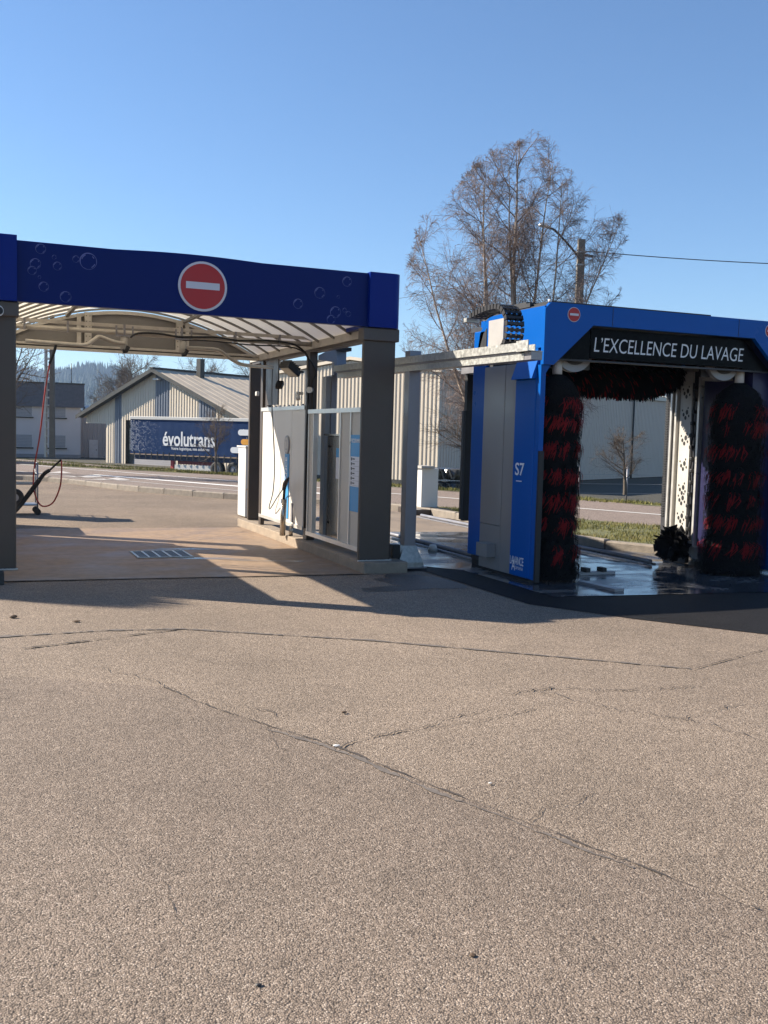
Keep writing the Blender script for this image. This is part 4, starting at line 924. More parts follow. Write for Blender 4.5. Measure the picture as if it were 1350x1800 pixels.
hose('red_hose', 'red high-pressure hose hanging in a loop beside the left column', [
    ([(.95, 12.72, 2.60), (.93, 12.74, 2.5), (.88, 12.78, 2.36)], .017, BLACK, 'sleeve'),
    ([(.88, 12.78, 2.36), (.83, 12.84, 2.0), (.78, 12.93, 1.5), (.72, 13, 1.1), (.71, 13, .85), (.76, 13, .67), (.83, 13, .61), (.94, 13, .66), (1.02, 13, .85), (1.04, 13, 1.05), (1.035, 13, 1.19)], .0095, REDH, 'hose')])
hose('spray_lance', 'black spray lance slanting up from behind the left column', [
    ([(.30, 12.8, .42), (.42, 12.87, .50), (.55, 13, .62), (.78, 13, .94)], .03, BLACK, 'grip'),
    ([(.78, 13, .94), (.84, 13, 1.02), (.90, 13, 1.06)], .024, BLACK, 'sleeve'), ([(.90, 13, 1.06), (.98, 13, 1.14), (1.035, 13, 1.195)], .012, BLACK, 'tube')], 'lance')
hose('grey_hose', 'thin grey hose looping down the lit screen to the lance', [
    ([(4.12, 14.35, 2.56), (4.16, 14.5, 2.1), (4.17, 14.42, 1.6), (4.17, 14.32, 1.1), (4.17, 14.38, .72), (4.17, 14.56, .49), (4.17, 14.50, .46), (4.16, 14.1, .66), (4.15, 13.64, .87)], .009, mat('hose_grey', (.12, .14, .15), .5), 'hose')])
ln = thing('lance_stand', 'steel lance holder tube with a black spray gun before the lit screen', 'lance holder', (4.12, 13.67, .135))
M().cyl((4.12, 13.68, .135), (4.12, 13.64, .66), .042, 12).build('tube', STEEL, ln); M().cyl((4.22, 13.6, .135), (4.22, 13.6, .28), .03, 10).build('stub', STEEL, ln)
M().tube([(4.12, 13.66, .62), (4.12, 13.62, .82), (4.12, 13.6, .88)], .02, 8).build('wand', BLACK, ln)
M().tube([(4.12, 13.65, .80), (4.12, 13.6, .88), (4.12, 13.52, .93), (4.12, 13.44, .97)], [.03, .034, .028, .014], 8).build('spray_gun', BLACK, ln)
M().box(4.235, 4.2495, 13.62, 13.68, .33, .60).build('holder_plate', GALVD, ln)
# cable on the cross rail and down the post
pts = [(1.85, 12.9, 2.74)]+[(1.95+i*.25, 12.89, 2.80+.014*math.sin(i*2.1)) for i in range(8)]+[(4.0, 12.9, 2.78), (4.18, 12.93, 2.66), (4.24, 12.99, 2.5), (4.235, 13.0, 2.0), (4.235, 13.02, 1.3), (4.235, 13.02, .3)]
o = M((1.85, 12.9, 2.74)).tube(smooth_path(pts, 4), .014, 6).build('cable', BLACK); o.location = (1.85, 12.9, 2.74); tag(o, 'black cable clipped along the cross rail and down the post', 'cable')
pts = [(2.5, 12.9, 2.75), (2.9, 12.89, 2.76), (3.4, 12.89, 2.74), (3.9, 12.9, 2.75), (4.12, 12.92, 2.70), (4.22, 12.98, 2.62), (4.30, 12.97, 2.52), (4.33, 12.96, 2.40), (4.29, 12.96, 2.3), (4.31, 12.96, 1.9)]
o = M((2.5, 12.9, 2.75)).tube(smooth_path(pts, 4), .010, 6).build('cable', BLACK); o.location = (2.5, 12.9, 2.75); tag(o, 'thin lower cable looping behind the top of the side post', 'cable')
# floodlights, sensors, camera
def flood(label, p, tilt, sz, rz):
    t = thing('floodlight', label, 'floodlight', p, rz)
    ca, sa = math.cos(tilt), math.sin(tilt)
    def rot(v): return (v[0]*ca-v[2]*sa, v[1], v[0]*sa+v[2]*ca)
    for nm, m_, (x0, x1, y0, y1, z0, z1) in (('housing', BLACK, (-.13, .13, -.09, .09, -.06, .03)), ('glass', GALV, (-.11, .11, -.075, .075, -.066, -.0605))):
        b = ML().box(x0, x1, y0, y1, z0, z1); b.v = [tuple(c*sz for c in rot(v)) for v in b.v]; b.build(nm, m_, t)
    b = ML()
    for k in range(6): b.box(-.11+k*.04, -.098+k*.04, -.085, .085, .03, .065)
    b.v = [tuple(c*sz for c in rot(v)) for v in b.v]; b.build('cooling_fins', BLACK, t)
    b = ML().box(.08*sz, .26*sz, -.015, .015, -.05*sz, -.02*sz); b.build('bracket', BLACK, t)
flood('larger black floodlight on the side post, tilted down', (4.12, 13.45, 2.50), R(-28), 1.0, R(30))
flood('smaller dark floodlight above the lit screen', (4.16, 14.1, 2.30), R(32), .55, R(60))
t = thing('motion_sensor', 'small white motion sensor on the side post below the larger floodlight', 'sensor', (4.2, 13.2, 2.12)); M().box(4.13, 4.23, 13.17, 13.23, 2.13, 2.17, .01).build('body', WHITE, t); M().cyl((4.15, 13.19, 2.13), (4.15, 13.16, 2.06), .03, 10).build('lens', WHITE, t)
t = thing('junction_box', 'round white junction box on the side post', 'junction box', (4.24, 12.95, 2.19)); M().cyl((4.26, 12.97, 2.19), (4.23, 12.93, 2.19), .042, 16).build('box', WHITE, t)
t = thing('wall_light', 'tiny white fitting high on the rear column', 'light', (4.25, 15.75, 2.5)); M().box(4.22, 4.268, 15.6, 15.68, 2.18, 2.25, .008).build('body', WHITE, t)
t = thing('security_camera', 'white bullet camera on the left column at the picture edge', 'camera', (.2, 10.62, 2.71))
M().cyl((.12, 10.72, 2.715), (.255, 10.50, 2.71), .052, 18).build('body', WHITE, t); M().cyl((.255, 10.50, 2.71), (.262, 10.488, 2.71), .036, 14).build('lens', BLACK, t)
# drain grate
gr = thing('drain_grate', 'rectangular galvanised drain grate set in the bay floor', 'grate', (2.22, 12.72, .014))
M().box(1.90, 2.56, 12.40, 13.05, .0135, .0155).build('pit', mat('pit_dark', (.012, .012, .012), .3), gr)
for k in range(6): x = 1.90+k*.132; M().box(x-.014, x+.014, 12.40, 13.05, .016, .026).build('bar', GALV, gr)
for y0 in (12.385, 13.04): M().box(1.88, 2.58, y0, y0+.025, .016, .024).build('frame', GALV, gr)
mm = M()
for i in range(22):
    y = 12.43+i*.028; mm.box(1.9, 2.56, y, y+.004, .016, .021)
for i in range(30): mm.box(1.91+i*.022, 1.913+i*.022, 12.4, 13.05, .0165, .0205)
mm.build('mesh', GALVD, gr)['kind'] = 'stuff'

# white cabinet behind the rear column, and the cream cabinet by the road
cab = thing('electric_cabinet', 'narrow white cabinet just behind the rear brown column', 'cabinet', (4.85, 18.3, 0))
M().box(4.70, 5.1, 18.05, 18.6, .02, 1.31, .01).build('body', WHITE, cab); M().box(4.68, 5.14, 18.0, 18.65, 1.31, 1.34).build('lid', WHITE, cab); M().prism([(4.72, .52), (4.80, .52), (4.76, .60)], 'y', 18.046, 18.049).build('warning_mark', ORANGE, cab)
cab2 = thing('road_cabinet', 'cream utility cabinet on a dark base beside the road', 'cabinet', (8.9, 18.9, 0))
M().box(8.60, 8.98, 18.7, 19.1, .14, .95, .01).build('body', WHITE, cab2); M().box(8.55, 8.85, 18.62, 19.12, .95, 1.0).build('lid', mat('lid_grey', (.35, .33, .3), .6), cab2)
M().box(8.3, 9.15, 18.3, 19.2, .0, .12).build('base', BROWN, cab2)
for nm_, xx, yy in (('vent_cap', 6.8, 15.0), ('vent_cap', 6.75, 12.4)):
    pass

# ------------------------------------------------------------------ floor rails and small fittings in the gantry bay
def rail(label, x, y0, y1, wd=.1, h=.05, dbl=True):
    t = thing('guide_rail', label, 'rail', (x, (y0+y1)/2, .014))
    M().cyl((x, y0, .055), (x, y1, .055), .03, 10).build('tube', GALVD, t)
    M().box(x-.11, x-.05, y0, y1, .016, .035).build('track', GALVD, t)
    M().box(x+.05, x+.09, y0, y1, .016, .03).build('edge_strip', BLACK, t)
    k = y0+.3
    while k < y1: M().box(x-.04, x+.04, k, k+.05, .015, .045).build('bracket', BLACK, t); k += .8
rail('left floor guide rail running back beside the gantry', 6.13, 11.2, 17.8)
rail('right floor guide rail running back by the kerb', 8.2, 10.6, 17.8)
t = thing('guide_plate', 'short wheel guide plate with two black stops on the wet floor', 'guide plate', (6.95, 10.0, .014))
M().box(6.6, 7.15, 9.9, 9.98, .016, .05).build('plate', GALVD, t)
for x in (6.75, 6.98): M().box(x-.03, x+.03, 9.88, 10.0, .05, .1).build('stop', BLACK, t)
t = thing('guide_plate', 'front wheel guide plate at the lip of the wash slab', 'guide plate', (6.2, 8.9, .014))
M().prism([(6.25, 9.35), (6.33, 9.35), (6.42, 8.72), (6.30, 8.72)], 'z', .016, .045).build('plate', GALVD, t)
t = thing('floor_marker', 'small white cone shaped floor marker beside the left rail', 'floor marker', (5.95, 12.5, .014)); M().cyl((5.95, 12.5, .014), (5.95, 12.5, .10), .075, 14, .045).build('cap', WHITE, t)
t = thing('floor_marker', 'small white floor marker just behind the galvanised post', 'floor marker', (5.35, 13.9, .014)); M().cyl((5.35, 13.9, .014), (5.35, 13.9, .10), .08, 14, .05).build('cap', WHITE, t)

# ------------------------------------------------------------------ galvanised posts and cable beam
pa = thing('front_post', 'galvanised steel post with flared foot between bay and gantry', 'post', (4.905, 11.02, 0))
M().box(4.83, 4.98, 10.95, 11.09, .0, 2.62, .006).build('shaft', GALVD, pa)
fm = M(); fm.add([(4.74, 10.9, .02), (5.07, 10.9, .02), (5.07, 11.14, .02), (4.74, 11.14, .02), (4.74, 10.9, .08), (5.07, 10.9, .08), (5.07, 11.14, .08), (4.74, 11.14, .08), (4.825, 10.945, .28), (4.985, 10.945, .28), (4.985, 11.095, .28), (4.825, 11.095, .28)],
       [(0, 1, 5, 4), (1, 2, 6, 5), (2, 3, 7, 6), (3, 0, 4, 7), (4, 5, 9, 8), (5, 6, 10, 9), (6, 7, 11, 10), (7, 4, 8, 11), (8, 9, 10, 11)]); fm.build('foot', GALV, pa)
M().box(4.66, 5.10, 10.86, 11.17, .012, .025).build('base_plate', GALVD, pa)
for x in (4.70, 5.06): M().cyl((x, 10.9, .025), (x, 10.9, .05), .014, 6).build('anchor_bolt', GALV, pa)
t = thing('post_buffer', 'black rubber buffer behind the right front column', 'buffer', (4.70, 11.0, 0)); M().box(4.66, 4.76, 10.9, 11.05, .03, .30, .01).build('block', BLACK, t)
pb = thing('rear_post', 'grey rear post with a black hooded top behind the front screen', 'post', (4.75, 13.3, 0))
M().box(4.645, 4.725, 13.2, 13.4, .0, 2.42, .006).build('shaft', GALVD, pb); M().box(4.57, 4.642, 13.22, 13.38, .0, 2.40).build('channel', MSILV, pb)
M().box(4.70, 4.87, 13.24, 13.36, 2.42, 2.76, .005).build('head_box', mat('head_blue_grey', (.25, .32, .42), .5), pb)
hb = M(); hb.prism([(4.44, 2.62), (4.66, 2.60), (4.66, 2.42), (4.70, 2.42), (4.70, 2.81), (4.67, 2.81), (4.44, 2.68)], 'y', 13.16, 13.20); hb.build('hood_cheek', GALVD, pb)
M().box(4.69, 4.90, 13.12, 13.42, 2.76, 2.81).build('hood', BLACK, pb)
bdir = Vector((5.08-4.74, 8.42-13.1, 0)); bl = bdir.length; brz = math.atan2(bdir.y, bdir.x)
bmx = thing('cable_beam', 'long galvanised cable beam on posts reaching forward past the gantry', 'beam', (4.74, 13.1, 0), brz)
# local x along the beam, local +y to its right-hand/left side: the bay side is -y
def bbox(nm, x0, x1, y0, y1, z0, z1, m): return ML().box(x0, x1, y0, y1, z0, z1).build(nm, m, bmx)
bbox('upper_channel', 0, bl-.22, -.105, -.095, 2.462, 2.545, GALV); bbox('upper_tray', 0, bl-.22, -.095, .10, 2.462, 2.47, GALV); bbox('upper_lip', 0, bl-.22, .10, .11, 2.462, 2.545, GALV)
bbox('lower_channel', 0.05, bl-.15, -.075, .075, 2.375, 2.443, GALV); bbox('joint', 0.02, bl-.2, -.085, .09, 2.444, 2.461, GALVD)
bbox('end_tray', bl-.22, bl-.02, -.12, -.11, 2.455, 2.56, GALV); bbox('end_plate', bl-.22, bl-.02, -.11, .06, 2.455, 2.462, GALV)
bbox('end_cap', bl-.149, bl-.03, -.07, .06, 2.375, 2.452, GALVD)
# energy chain made of links
ch = thing('cable_chain', 'black cable carrier chain looping up from the galvanised beam', 'cable chain', (5.1, 9.3, 2.45))
path = [(12.6, 2.475), (12.0, 2.475), (11.2, 2.475), (10.4, 2.475), (9.7, 2.475)]
rr_ = .245; zc = 2.475+rr_; yc = 9.20
pts2 = [(yc-rr_*math.sin(a), zc-rr_*math.cos(a)) for a in [math.pi*i/12 for i in range(13)]]
pts2 = [(yc+.9-.14*i, 2.475) for i in range(6)]+pts2+[(yc+.14, zc+rr_-.005), (yc+.28, zc+rr_-.02), (yc+.42, zc+rr_-.045), (yc+.55, zc+rr_-.07)]
dist = [0]
for i in range(1, len(pts2)): dist.append(dist[-1]+math.dist(pts2[i], pts2[i-1]))
nlk = int(dist[-1]/.062); lk = ML()
lk.box(-.026, .026, -.10, -.088, -.027, .027); lk.box(-.026, .026, .088, .10, -.027, .027)
for z in (-.025, .019): 
    lk.box(-.014, .014, -.088, .088, z, z+.006)
for y in (-.03, .03): lk.box(-.026, .026, y-.004, y+.004, -.025, .025)
lme = lk.mesh('chain_link'); lme.materials.append(mat('chain_plastic', (.02, .02, .021), .4))
for k in range(nlk):
    d = (k+.5)*.062; i = max(j for j in range(len(dist)) if dist[j] <= d); i = min(i, len(pts2)-2); tt = (d-dist[i])/(dist[i+1]-dist[i])
    y = pts2[i][0]+(pts2[i+1][0]-pts2[i][0])*tt; z = pts2[i][1]+(pts2[i+1][1]-pts2[i][1])*tt
    ang = math.atan2(pts2[i+1][1]-pts2[i][1], pts2[i+1][0]-pts2[i][0])
    o = bpy.data.objects.new('chain_link', lme); COL.objects.link(o); o.parent = ch
    X = Vector((0, math.cos(ang), math.sin(ang))); Y = Vector((1, 0, 0)); Z = X.cross(Y)
    xo = 5.14-.09*(y-8.4)*.72
    o.matrix_local = Matrix.Translation(Vector((xo, y, z))-Vector(ch.location)) @ Matrix(((X.x, Y.x, Z.x, 0), (X.y, Y.y, Z.y, 0), (X.z, Y.z, Z.z, 0), (0, 0, 0, 1)))
M().box(4.97, 5.13, 9.77, 9.84, 2.855, 2.90).build('end_bracket', GALV, ch)

# ------------------------------------------------------------------ rollover wash gantry
gt = thing('wash_gantry', 'blue rollover car wash gantry reading L’EXCELLENCE DU LAVAGE', 'car wash', (7.49, 10.3, 0))
CX = 7.49
def mir(x): return 2*CX-x
def gbox(nm, x0, x1, y0, y1, z0, z1, m, bev=0., label=None): return M().box(min(x0, x1), max(x0, x1), y0, y1, z0, z1, bev).build(nm, m, gt, label=label)
for q in (0, 1):
    f = (lambda x: x) if q == 0 else mir
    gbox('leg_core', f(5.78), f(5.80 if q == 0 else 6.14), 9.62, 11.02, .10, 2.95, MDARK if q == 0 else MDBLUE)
    gbox('side_panel', f(5.72), f(5.78), 9.52, 9.965, .05, 2.27, MBLUE, .012, 'blue side panel')
    gbox('side_panel', f(5.728), f(5.779), 9.97, 10.21, .05, 2.45, MGREY, .004); 
    gbox('side_panel', f(5.724), f(5.779), 10.215, 10.72, .58, 2.45, MGREY, .004); gbox('side_panel', f(5.726), f(5.779), 10.215, 10.72, .05, .575, MGREY, .004)
    gbox('side_panel', f(5.735), f(5.79), 10.725, 11.05, .16, 2.9, MBLUE, .012, 'blue rear side panel')
    # flared shoulder above the blue panel
    sh = M(); pts = [(f(5.66), 2.27), (f(5.73), 2.47), (f(5.73), 2.60), (f(5.80), 2.60), (f(5.80), 2.27)]
    sh.prism(pts, 'y', 9.52, 9.97); sh.build('shoulder', MBLUE, gt)
    # front edge of the leg
    fr = M(); fr.prism([(f(5.73), .05), (f(5.79), .05), (f(5.79), 2.33), (f(5.85), 2.418), (f(5.73), 2.418)], 'y', 9.44, 9.515); fr.build('leg_front', MBLUE, gt)
    gbox('edge_buffer', f(5.728), f(5.785), 9.40, 9.437, .03, 1.48, BLACK)
    # top side shell
    ts = M(); pts = [(9.42, 2.605), (9.42, 3.05), (10.25, 3.055), (10.66, 3.05), (10.80, 2.99), (10.90, 2.86), (10.95, 2.66), (10.95, 2.605)]
    ts.prism(pts, 'x', f(5.735), f(5.80)); ts.build('top_side_shell', MBLUE, gt)
    gbox('top_inset', f(5.722), f(5.734), 10.30, 10.66, 2.50, 3.0, MSILV); M().prism([(10.72, 2.62), (10.72, 2.92), (10.80, 2.86), (10.87, 2.72), (10.88, 2.62)], 'x', f(5.728), f(5.7345)).build('slot', BLACK, gt)
    gbox('wheel_box', f(5.78), f(5.84), 9.7, 11.0, .0, .10, BLACK)
# header with chamfered opening
hp = [(5.73, 2.42), (5.86, 2.42), (6.35, 2.875), (mir(6.35), 2.875), (mir(5.86), 2.42), (mir(5.73), 2.42), (mir(5.73), 3.02), (mir(5.80), 3.09), (5.80, 3.09), (5.73, 3.02)]
hm = M(); n = len(hp)
hm.v = [(x, 9.40, z) for x, z in hp]+[(x, 9.46, z) for x, z in hp]
quads = [(0, 1, 9), (1, 2, 8, 9), (2, 3, 7, 8), (3, 4, 6, 7), (4, 5, 6)]
hm.f = list(quads)+[tuple(n+i for i in reversed(q)) for q in quads]+[(i, n+i, n+(i+1) % n, (i+1) % n) for i in range(n)]; hm.sm = [False]*len(hm.f)
hm.build('header', MBLUE, gt)
gbox('top_deck', 5.81, mir(5.81), 9.462, 10.95, 3.03, 3.085, MDARK); gbox('rear_deck', 6.1, mir(6.1), 10.951, 11.85, 2.98, 3.04, MDARK)
gbox('top_edge', 5.84, 8.02, 9.47, 9.9, 3.086, 3.115, BLACK)
gbox('top_cover', 5.80, 6.05, 9.85, 10.6, 3.086, 3.13, BLACK); gbox('top_cover', 5.84, 6.0, 10.0, 10.4, 3.13, 3.16, BLACK)
gbox('rear_header', 5.80, mir(5.80), 10.9, 11.0, 2.62, 3.03, MBLUE)
gbox('header_soffit', 6.38, mir(6.38), 9.47, 10.5, 2.88, 2.90, MDARK)
M().cyl((5.80, 9.43, 3.09), (5.80, 9.43, 3.12), .022, 10).build('corner_bolt', WHITE, gt)
for x in (6.60, mir(6.60)): gbox('header_seam', x-.002, x+.002, 9.396, 9.3995, 2.88, 3.085, MDARK)
# sign glass
M().prism([(5.96, 2.50), (6.40, 2.875), (6.40, 2.51)], 'y', 9.53, 9.56).build('sign_wing', BLACKG, gt); M().prism([(mir(5.96), 2.50), (mir(6.40), 2.865), (mir(6.40), 2.51)], 'y', 9.53, 9.56).build('sign_wing', BLACKG, gt)
gbox('sign_panel', 6.405, mir(6.405), 9.52, 9.56, 2.525, 2.86, BLACKG, .004)
gbox('sign_lower_edge', 6.0, mir(6.0), 9.535, 9.60, 2.49, 2.508, MDARK)
lettering('L’EXCELLENCE DU LAVAGE', 2.13, .160, LETW, gt, (7.515, 9.5175, 2.682), (1, 0, 0), (0, 0, 1), bold=-.004, shear=.12)
for x in (6.09, mir(6.09)-.03):
    M().prism(disc((x, 2.975), .080, 0, 36), 'y', 9.3945, 9.3995).build('sign_rim', SIGNW, gt)
    M().prism(disc((x, 2.975), .074, 0, 36), 'y', 9.391, 9.394).build('sign_disc', SIGNR, gt)
    gbox('sign_bar', x-.055, x+.055, 9.387, 9.3905, 2.963, 2.987, SIGNW)
# side lettering
lettering('S7', .20, .145, LETW, gt, (5.717, 9.80, 1.265), (0, -1, 0), (0, 0, 1), bold=.015)
gbox('letter_rule', 5.716, 5.7195, 9.75, 9.87, 1.125, 1.135, LETW)
lettering('LAVANCE', .30, .095, LETW, gt, (5.717, 9.79, .225), (0, -1, 0), (0, 0, 1), bold=.01, spacing=.85)
lettering('A', .08, .12, LETW, gt, (5.7165, 9.86, .17), (0, -1, 0), (0, 0, 1), bold=.01)
lettering('SAMANA', .18, .04, LETW, gt, (5.717, 9.735, .145), (0, -1, 0), (0, 0, 1))
gbox('service_box', 5.60, 5.7215, 10.30, 10.56, .20, .36, MGREY, .004)
gbox('toe_kick', 5.74, 5.80, 9.55, 10.9, .015, .05, BLACK)
# hanging splash curtain behind
gbox('splash_curtain', 5.92, 6.12, 11.55, 11.62, .52, 2.42, BLACK, 0, 'black hanging splash curtain'); gbox('curtain_strip', 5.88, 5.915, 11.55, 11.6, .54, 1.95, MDARK); gbox('curtain_bracket', 5.85, 5.95, 11.05, 11.6, 2.42, 2.60, GALVD)
# inner right leg face: tracks, perforated plate, cables
xi = 8.82
gbox('inner_plate', xi, xi+.03, 10.05, 11.12, .12, 2.62, MSILV)
gbox('inner_dark_panel', xi-.04, xi-.002, 9.75, 10.42, .1, 2.5, MDBLUE)
gbox('track_channel', xi-.05, xi-.002, 11.03, 11.16, .1, 2.7, MDARK)
for (y0, y1, dx, m_) in ((10.99, 11.02, .09, ALU), (10.93, 10.965, .06, ALU), (10.44, 10.475, .09, ALU), (10.50, 10.52, .05, ALU)): gbox('track_bar', xi-dx, xi-.003, y0, y1, .25, 2.6, m_)
tb = M()
for k in range(60): tb.box(xi-.06, xi-.051, 11.10, 11.16, .6+k*.034, .617+k*.034)
tb.build('toothed_belt', BLACK, gt)
pp = M().box(xi-.035, xi-.004, 10.66, 10.88, .33, 2.55).build('perforated_plate', mat('plate_white', (.50, .48, .44), .5), gt)
for zc_ in (.46, .62, .86, 1.0, 1.32, 1.66, 2.0, 2.28):
    for (dy, dz, ry, rz_) in ((-.025, .02, .026, .034), (.04, -.012, .02, .026), (-.065, -.03, .014, .018), (.0, -.055, .022, .028), (.065, .045, .012, .015), (-.045, .075, .012, .015)):
        M().prism([(10.77+dy+ry*math.cos(a), zc_+dz+rz_*math.sin(a)) for a in [2*math.pi*i/12 for i in range(12)]], 'x', xi-.0375, xi-.0355).build('plate_hole', BLACK, gt)
gbox('cable_channel', xi-.02, xi-.003, 10.56, 10.64, .33, 2.55, MDARK)
for k in range(13): 
    z = .45+k*.155; M().box(xi-.07, xi-.02, 10.575+.02*math.sin(k), 10.625+.02*math.sin(k), z, z+.05, .01).build('cable_clip', BLACK, gt)
M().tube([(xi-.05, 10.6+.012*math.sin(k*1.7), .4+k*.1) for k in range(21)], .016, 6).build('cable', BLACK, gt)
gbox('foot_bracket', xi-.08, xi-.003, 10.43, 10.95, .27, .33, ALU); gbox('foot_bracket', xi-.05, xi-.003, 10.38, 10.50, .10, .27, ALU)
gbox('foot_block', xi-.07, xi-.003, 10.6, 11.05, .02, .12, MDARK)
# wheel wash brush
wb_ = bpy.data.objects.new('wheel_brush', None); COL.objects.link(wb_); wb_.parent = gt; wb_.location = (8.56-7.49, 10.62-10.3, .30)
hub = ML().cyl((.0, 0, 0), (.22, 0, 0), .08, 14); link('hub', hub.mesh('hub'), MDARK, wb_)
fl = ML()
for i in range(190):
    a = random.random()*6.283; x = random.uniform(-.16, .1); r1 = random.uniform(.15, .25); da = random.uniform(-.6, .6); w = random.uniform(.035, .075)
    p0 = Vector((x*.3, .05*math.cos(a), .05*math.sin(a))); p1 = Vector((x, r1*math.cos(a+da), max(-.27, r1*math.sin(a+da)-.02))); sd_ = Vector((random.gauss(0, 1), -math.sin(a), math.cos(a))).normalized()*w
    fl.add([p0-sd_, p0+sd_, p1+sd_*.8, p1-sd_*.8], [(0, 1, 2, 3)])
link('bristles', fl.mesh('bristles'), BRB, wb_)['kind'] = 'stuff'
# pulley drums and bearings
for x in (8.47, 6.33):
    M().cyl((x, 9.72, 2.63), (x, 9.80, 2.63), .25, 32).build('pulley', GALVD, gt); M().cyl((x, 9.70, 2.63), (x, 9.719, 2.63), .17, 28).build('pulley_hub', MDARK, gt)
    gbox('pulley_guard', x-.27, x+.27, 9.81, 9.85, 2.42, 2.9, MDARK)
gbox('cross_shelf', 8.55, 8.86, 9.9, 10.2, 2.40, 2.46, MSILV); gbox('cross_beam', 6.0, 9.0, 9.70, 9.715, 2.82, 2.88, MDARK)

def brush(label, x, y, z0, z1, rad, flare, seed):
    rnd = random.Random(seed); t = thing('side_brush', label, 'brush', (x, y, .03), 0, 'upright wash brushes')
    M().cyl((x, y, .05), (x, y, z1+.12), .035, 12).build('shaft', ALU, t); M().cyl((x, y, z1-.02), (x, y, z1+.16), .055, 14).build('bearing', WHITE, t)
    # dark core so the bristle body is solid
    zs = [z0+(z1-z0)*i/26 for i in range(27)]
    def prof_r(z):
        f = (z-z0)/(z1-z0); r = rad*(1+flare*max(0, .22-f)/.22)
        if f > .86: r *= math.sqrt(max(0, 1-((f-.86)/.145)**2))
        return r
    core = M(); V = []
    for zz in zs:
        for k in range(28):
            a = 2*math.pi*k/28; r = prof_r(zz)*.86; V.append((x+r*math.cos(a), y+r*math.sin(a), zz))
    core.add(V, [(i*28+k, i*28+(k+1) % 28, (i+1)*28+(k+1) % 28, (i+1)*28+k) for i in range(26) for k in range(28)], False); core.build('core', BRB, t)
    kb_, rb_ = M(), M(); bands = [z0+(z1-z0)*f for f in (.125, .265, .385, .50, .635, .765, .845)]
    def strip(mm, a, zz, r0, r1, ln, w, sl=.05):
        p0 = Vector((x+r0*math.cos(a), y+r0*math.sin(a), zz)); a2 = a+rnd.gauss(0, .05); r1 = r1*rnd.uniform(.86, 1.09)
        a3 = a2-sl*rnd.uniform(.3, 1.4)
        p1 = Vector((x+r1*math.cos(a2), y+r1*math.sin(a2), zz-ln*.35)); p2 = Vector((x+r1*1.0*math.cos(a3), y+r1*math.sin(a3), zz-ln))
        td = Vector((-math.sin(a), math.cos(a), 0))*w
        mm.add([p0-td, p0+td, p1+td, p1-td, p2+td*.35, p2-td*.35], [(0, 1, 2, 3), (3, 2, 4, 5)])
    for i in range(4200):
        f = rnd.random(); zz = z0+.05+(z1-z0-.03)*f; r = prof_r(zz); strip(kb_, rnd.random()*6.283, zz, r*.8, r*1.0, min(.13, zz-.015)*rnd.uniform(.6, 1.1), rnd.uniform(.006, .013))
    for bz in bands:
        cl = [rnd.random()*6.283 for _ in range(30)]
        for i in range(190):
            a = rnd.choice(cl)+rnd.gauss(0, .07); zz = bz+.07+rnd.uniform(-.03, .04); r = prof_r(zz)
            strip(rb_, a, zz, r*.86, r*1.05, rnd.uniform(.09, .20), rnd.uniform(.004, .009), .16)
    kb_.build('black_bristles', BRB, t)['kind'] = 'stuff'; rb_.build('red_bristles', BRR, t)['kind'] = 'stuff'
brush('left upright black and red wash brush inside the gantry', 6.11, 9.72, .04, 2.34, .295, .22, 1)
brush('right upright black and red wash brush inside the gantry', 8.72, 9.72, .04, 2.36, .33, .25, 2)
# horizontal top brush
tb_ = thing('top_brush', 'horizontal black and red wash brush hanging under the gantry roof', 'brush', (7.5, 10.95, 2.5))
M().cyl((6.3, 10.95, 2.55), (8.75, 10.95, 2.55), .12, 16).build('axle', MDARK, tb_)
rnd = random.Random(5); kb_, rb_ = M(), M()
def hs(mm, xx, a, r1, w):
    dz = -.06; p0 = Vector((xx, 10.95+.1*math.cos(a), 2.55+.1*math.sin(a))); x2 = xx+rnd.gauss(0, .02)
    p1 = Vector((x2, 10.95+r1*.8*math.cos(a), 2.55+r1*.75*math.sin(a)-.02)); p2 = Vector((x2, 10.95+r1*math.cos(a)*.95, 2.55+r1*math.sin(a)*.85+dz))
    mm.add([p0-Vector((w, 0, 0)), p0+Vector((w, 0, 0)), p1+Vector((w, 0, 0)), p1-Vector((w, 0, 0)), p2+Vector((w*.4, 0, 0)), p2-Vector((w*.4, 0, 0))], [(0, 1, 2, 3), (3, 2, 4, 5)])
for i in range(6500):
    xx = rnd.uniform(6.25, 8.72); e = min(1, (8.78-xx)/.5); hs(kb_, xx, rnd.random()*6.283, (.22+.18*e)*rnd.uniform(.85, 1.06), rnd.uniform(.008, .018))
for c in [6.4+i*.19 for i in range(12)]:
    for i in range(46):
        a = rnd.random()*6.283; xx = c+rnd.gauss(0, .018)+.05*math.cos(a); e = min(1, (8.78-xx)/.5); hs(rb_, xx, a, (.22+.19*e)*rnd.uniform(.88, 1.08), rnd.uniform(.008, .016))
kb_.build('black_bristles', BRB, tb_)['kind'] = 'stuff'; rb_.build('red_bristles', BRR, tb_)['kind'] = 'stuff'

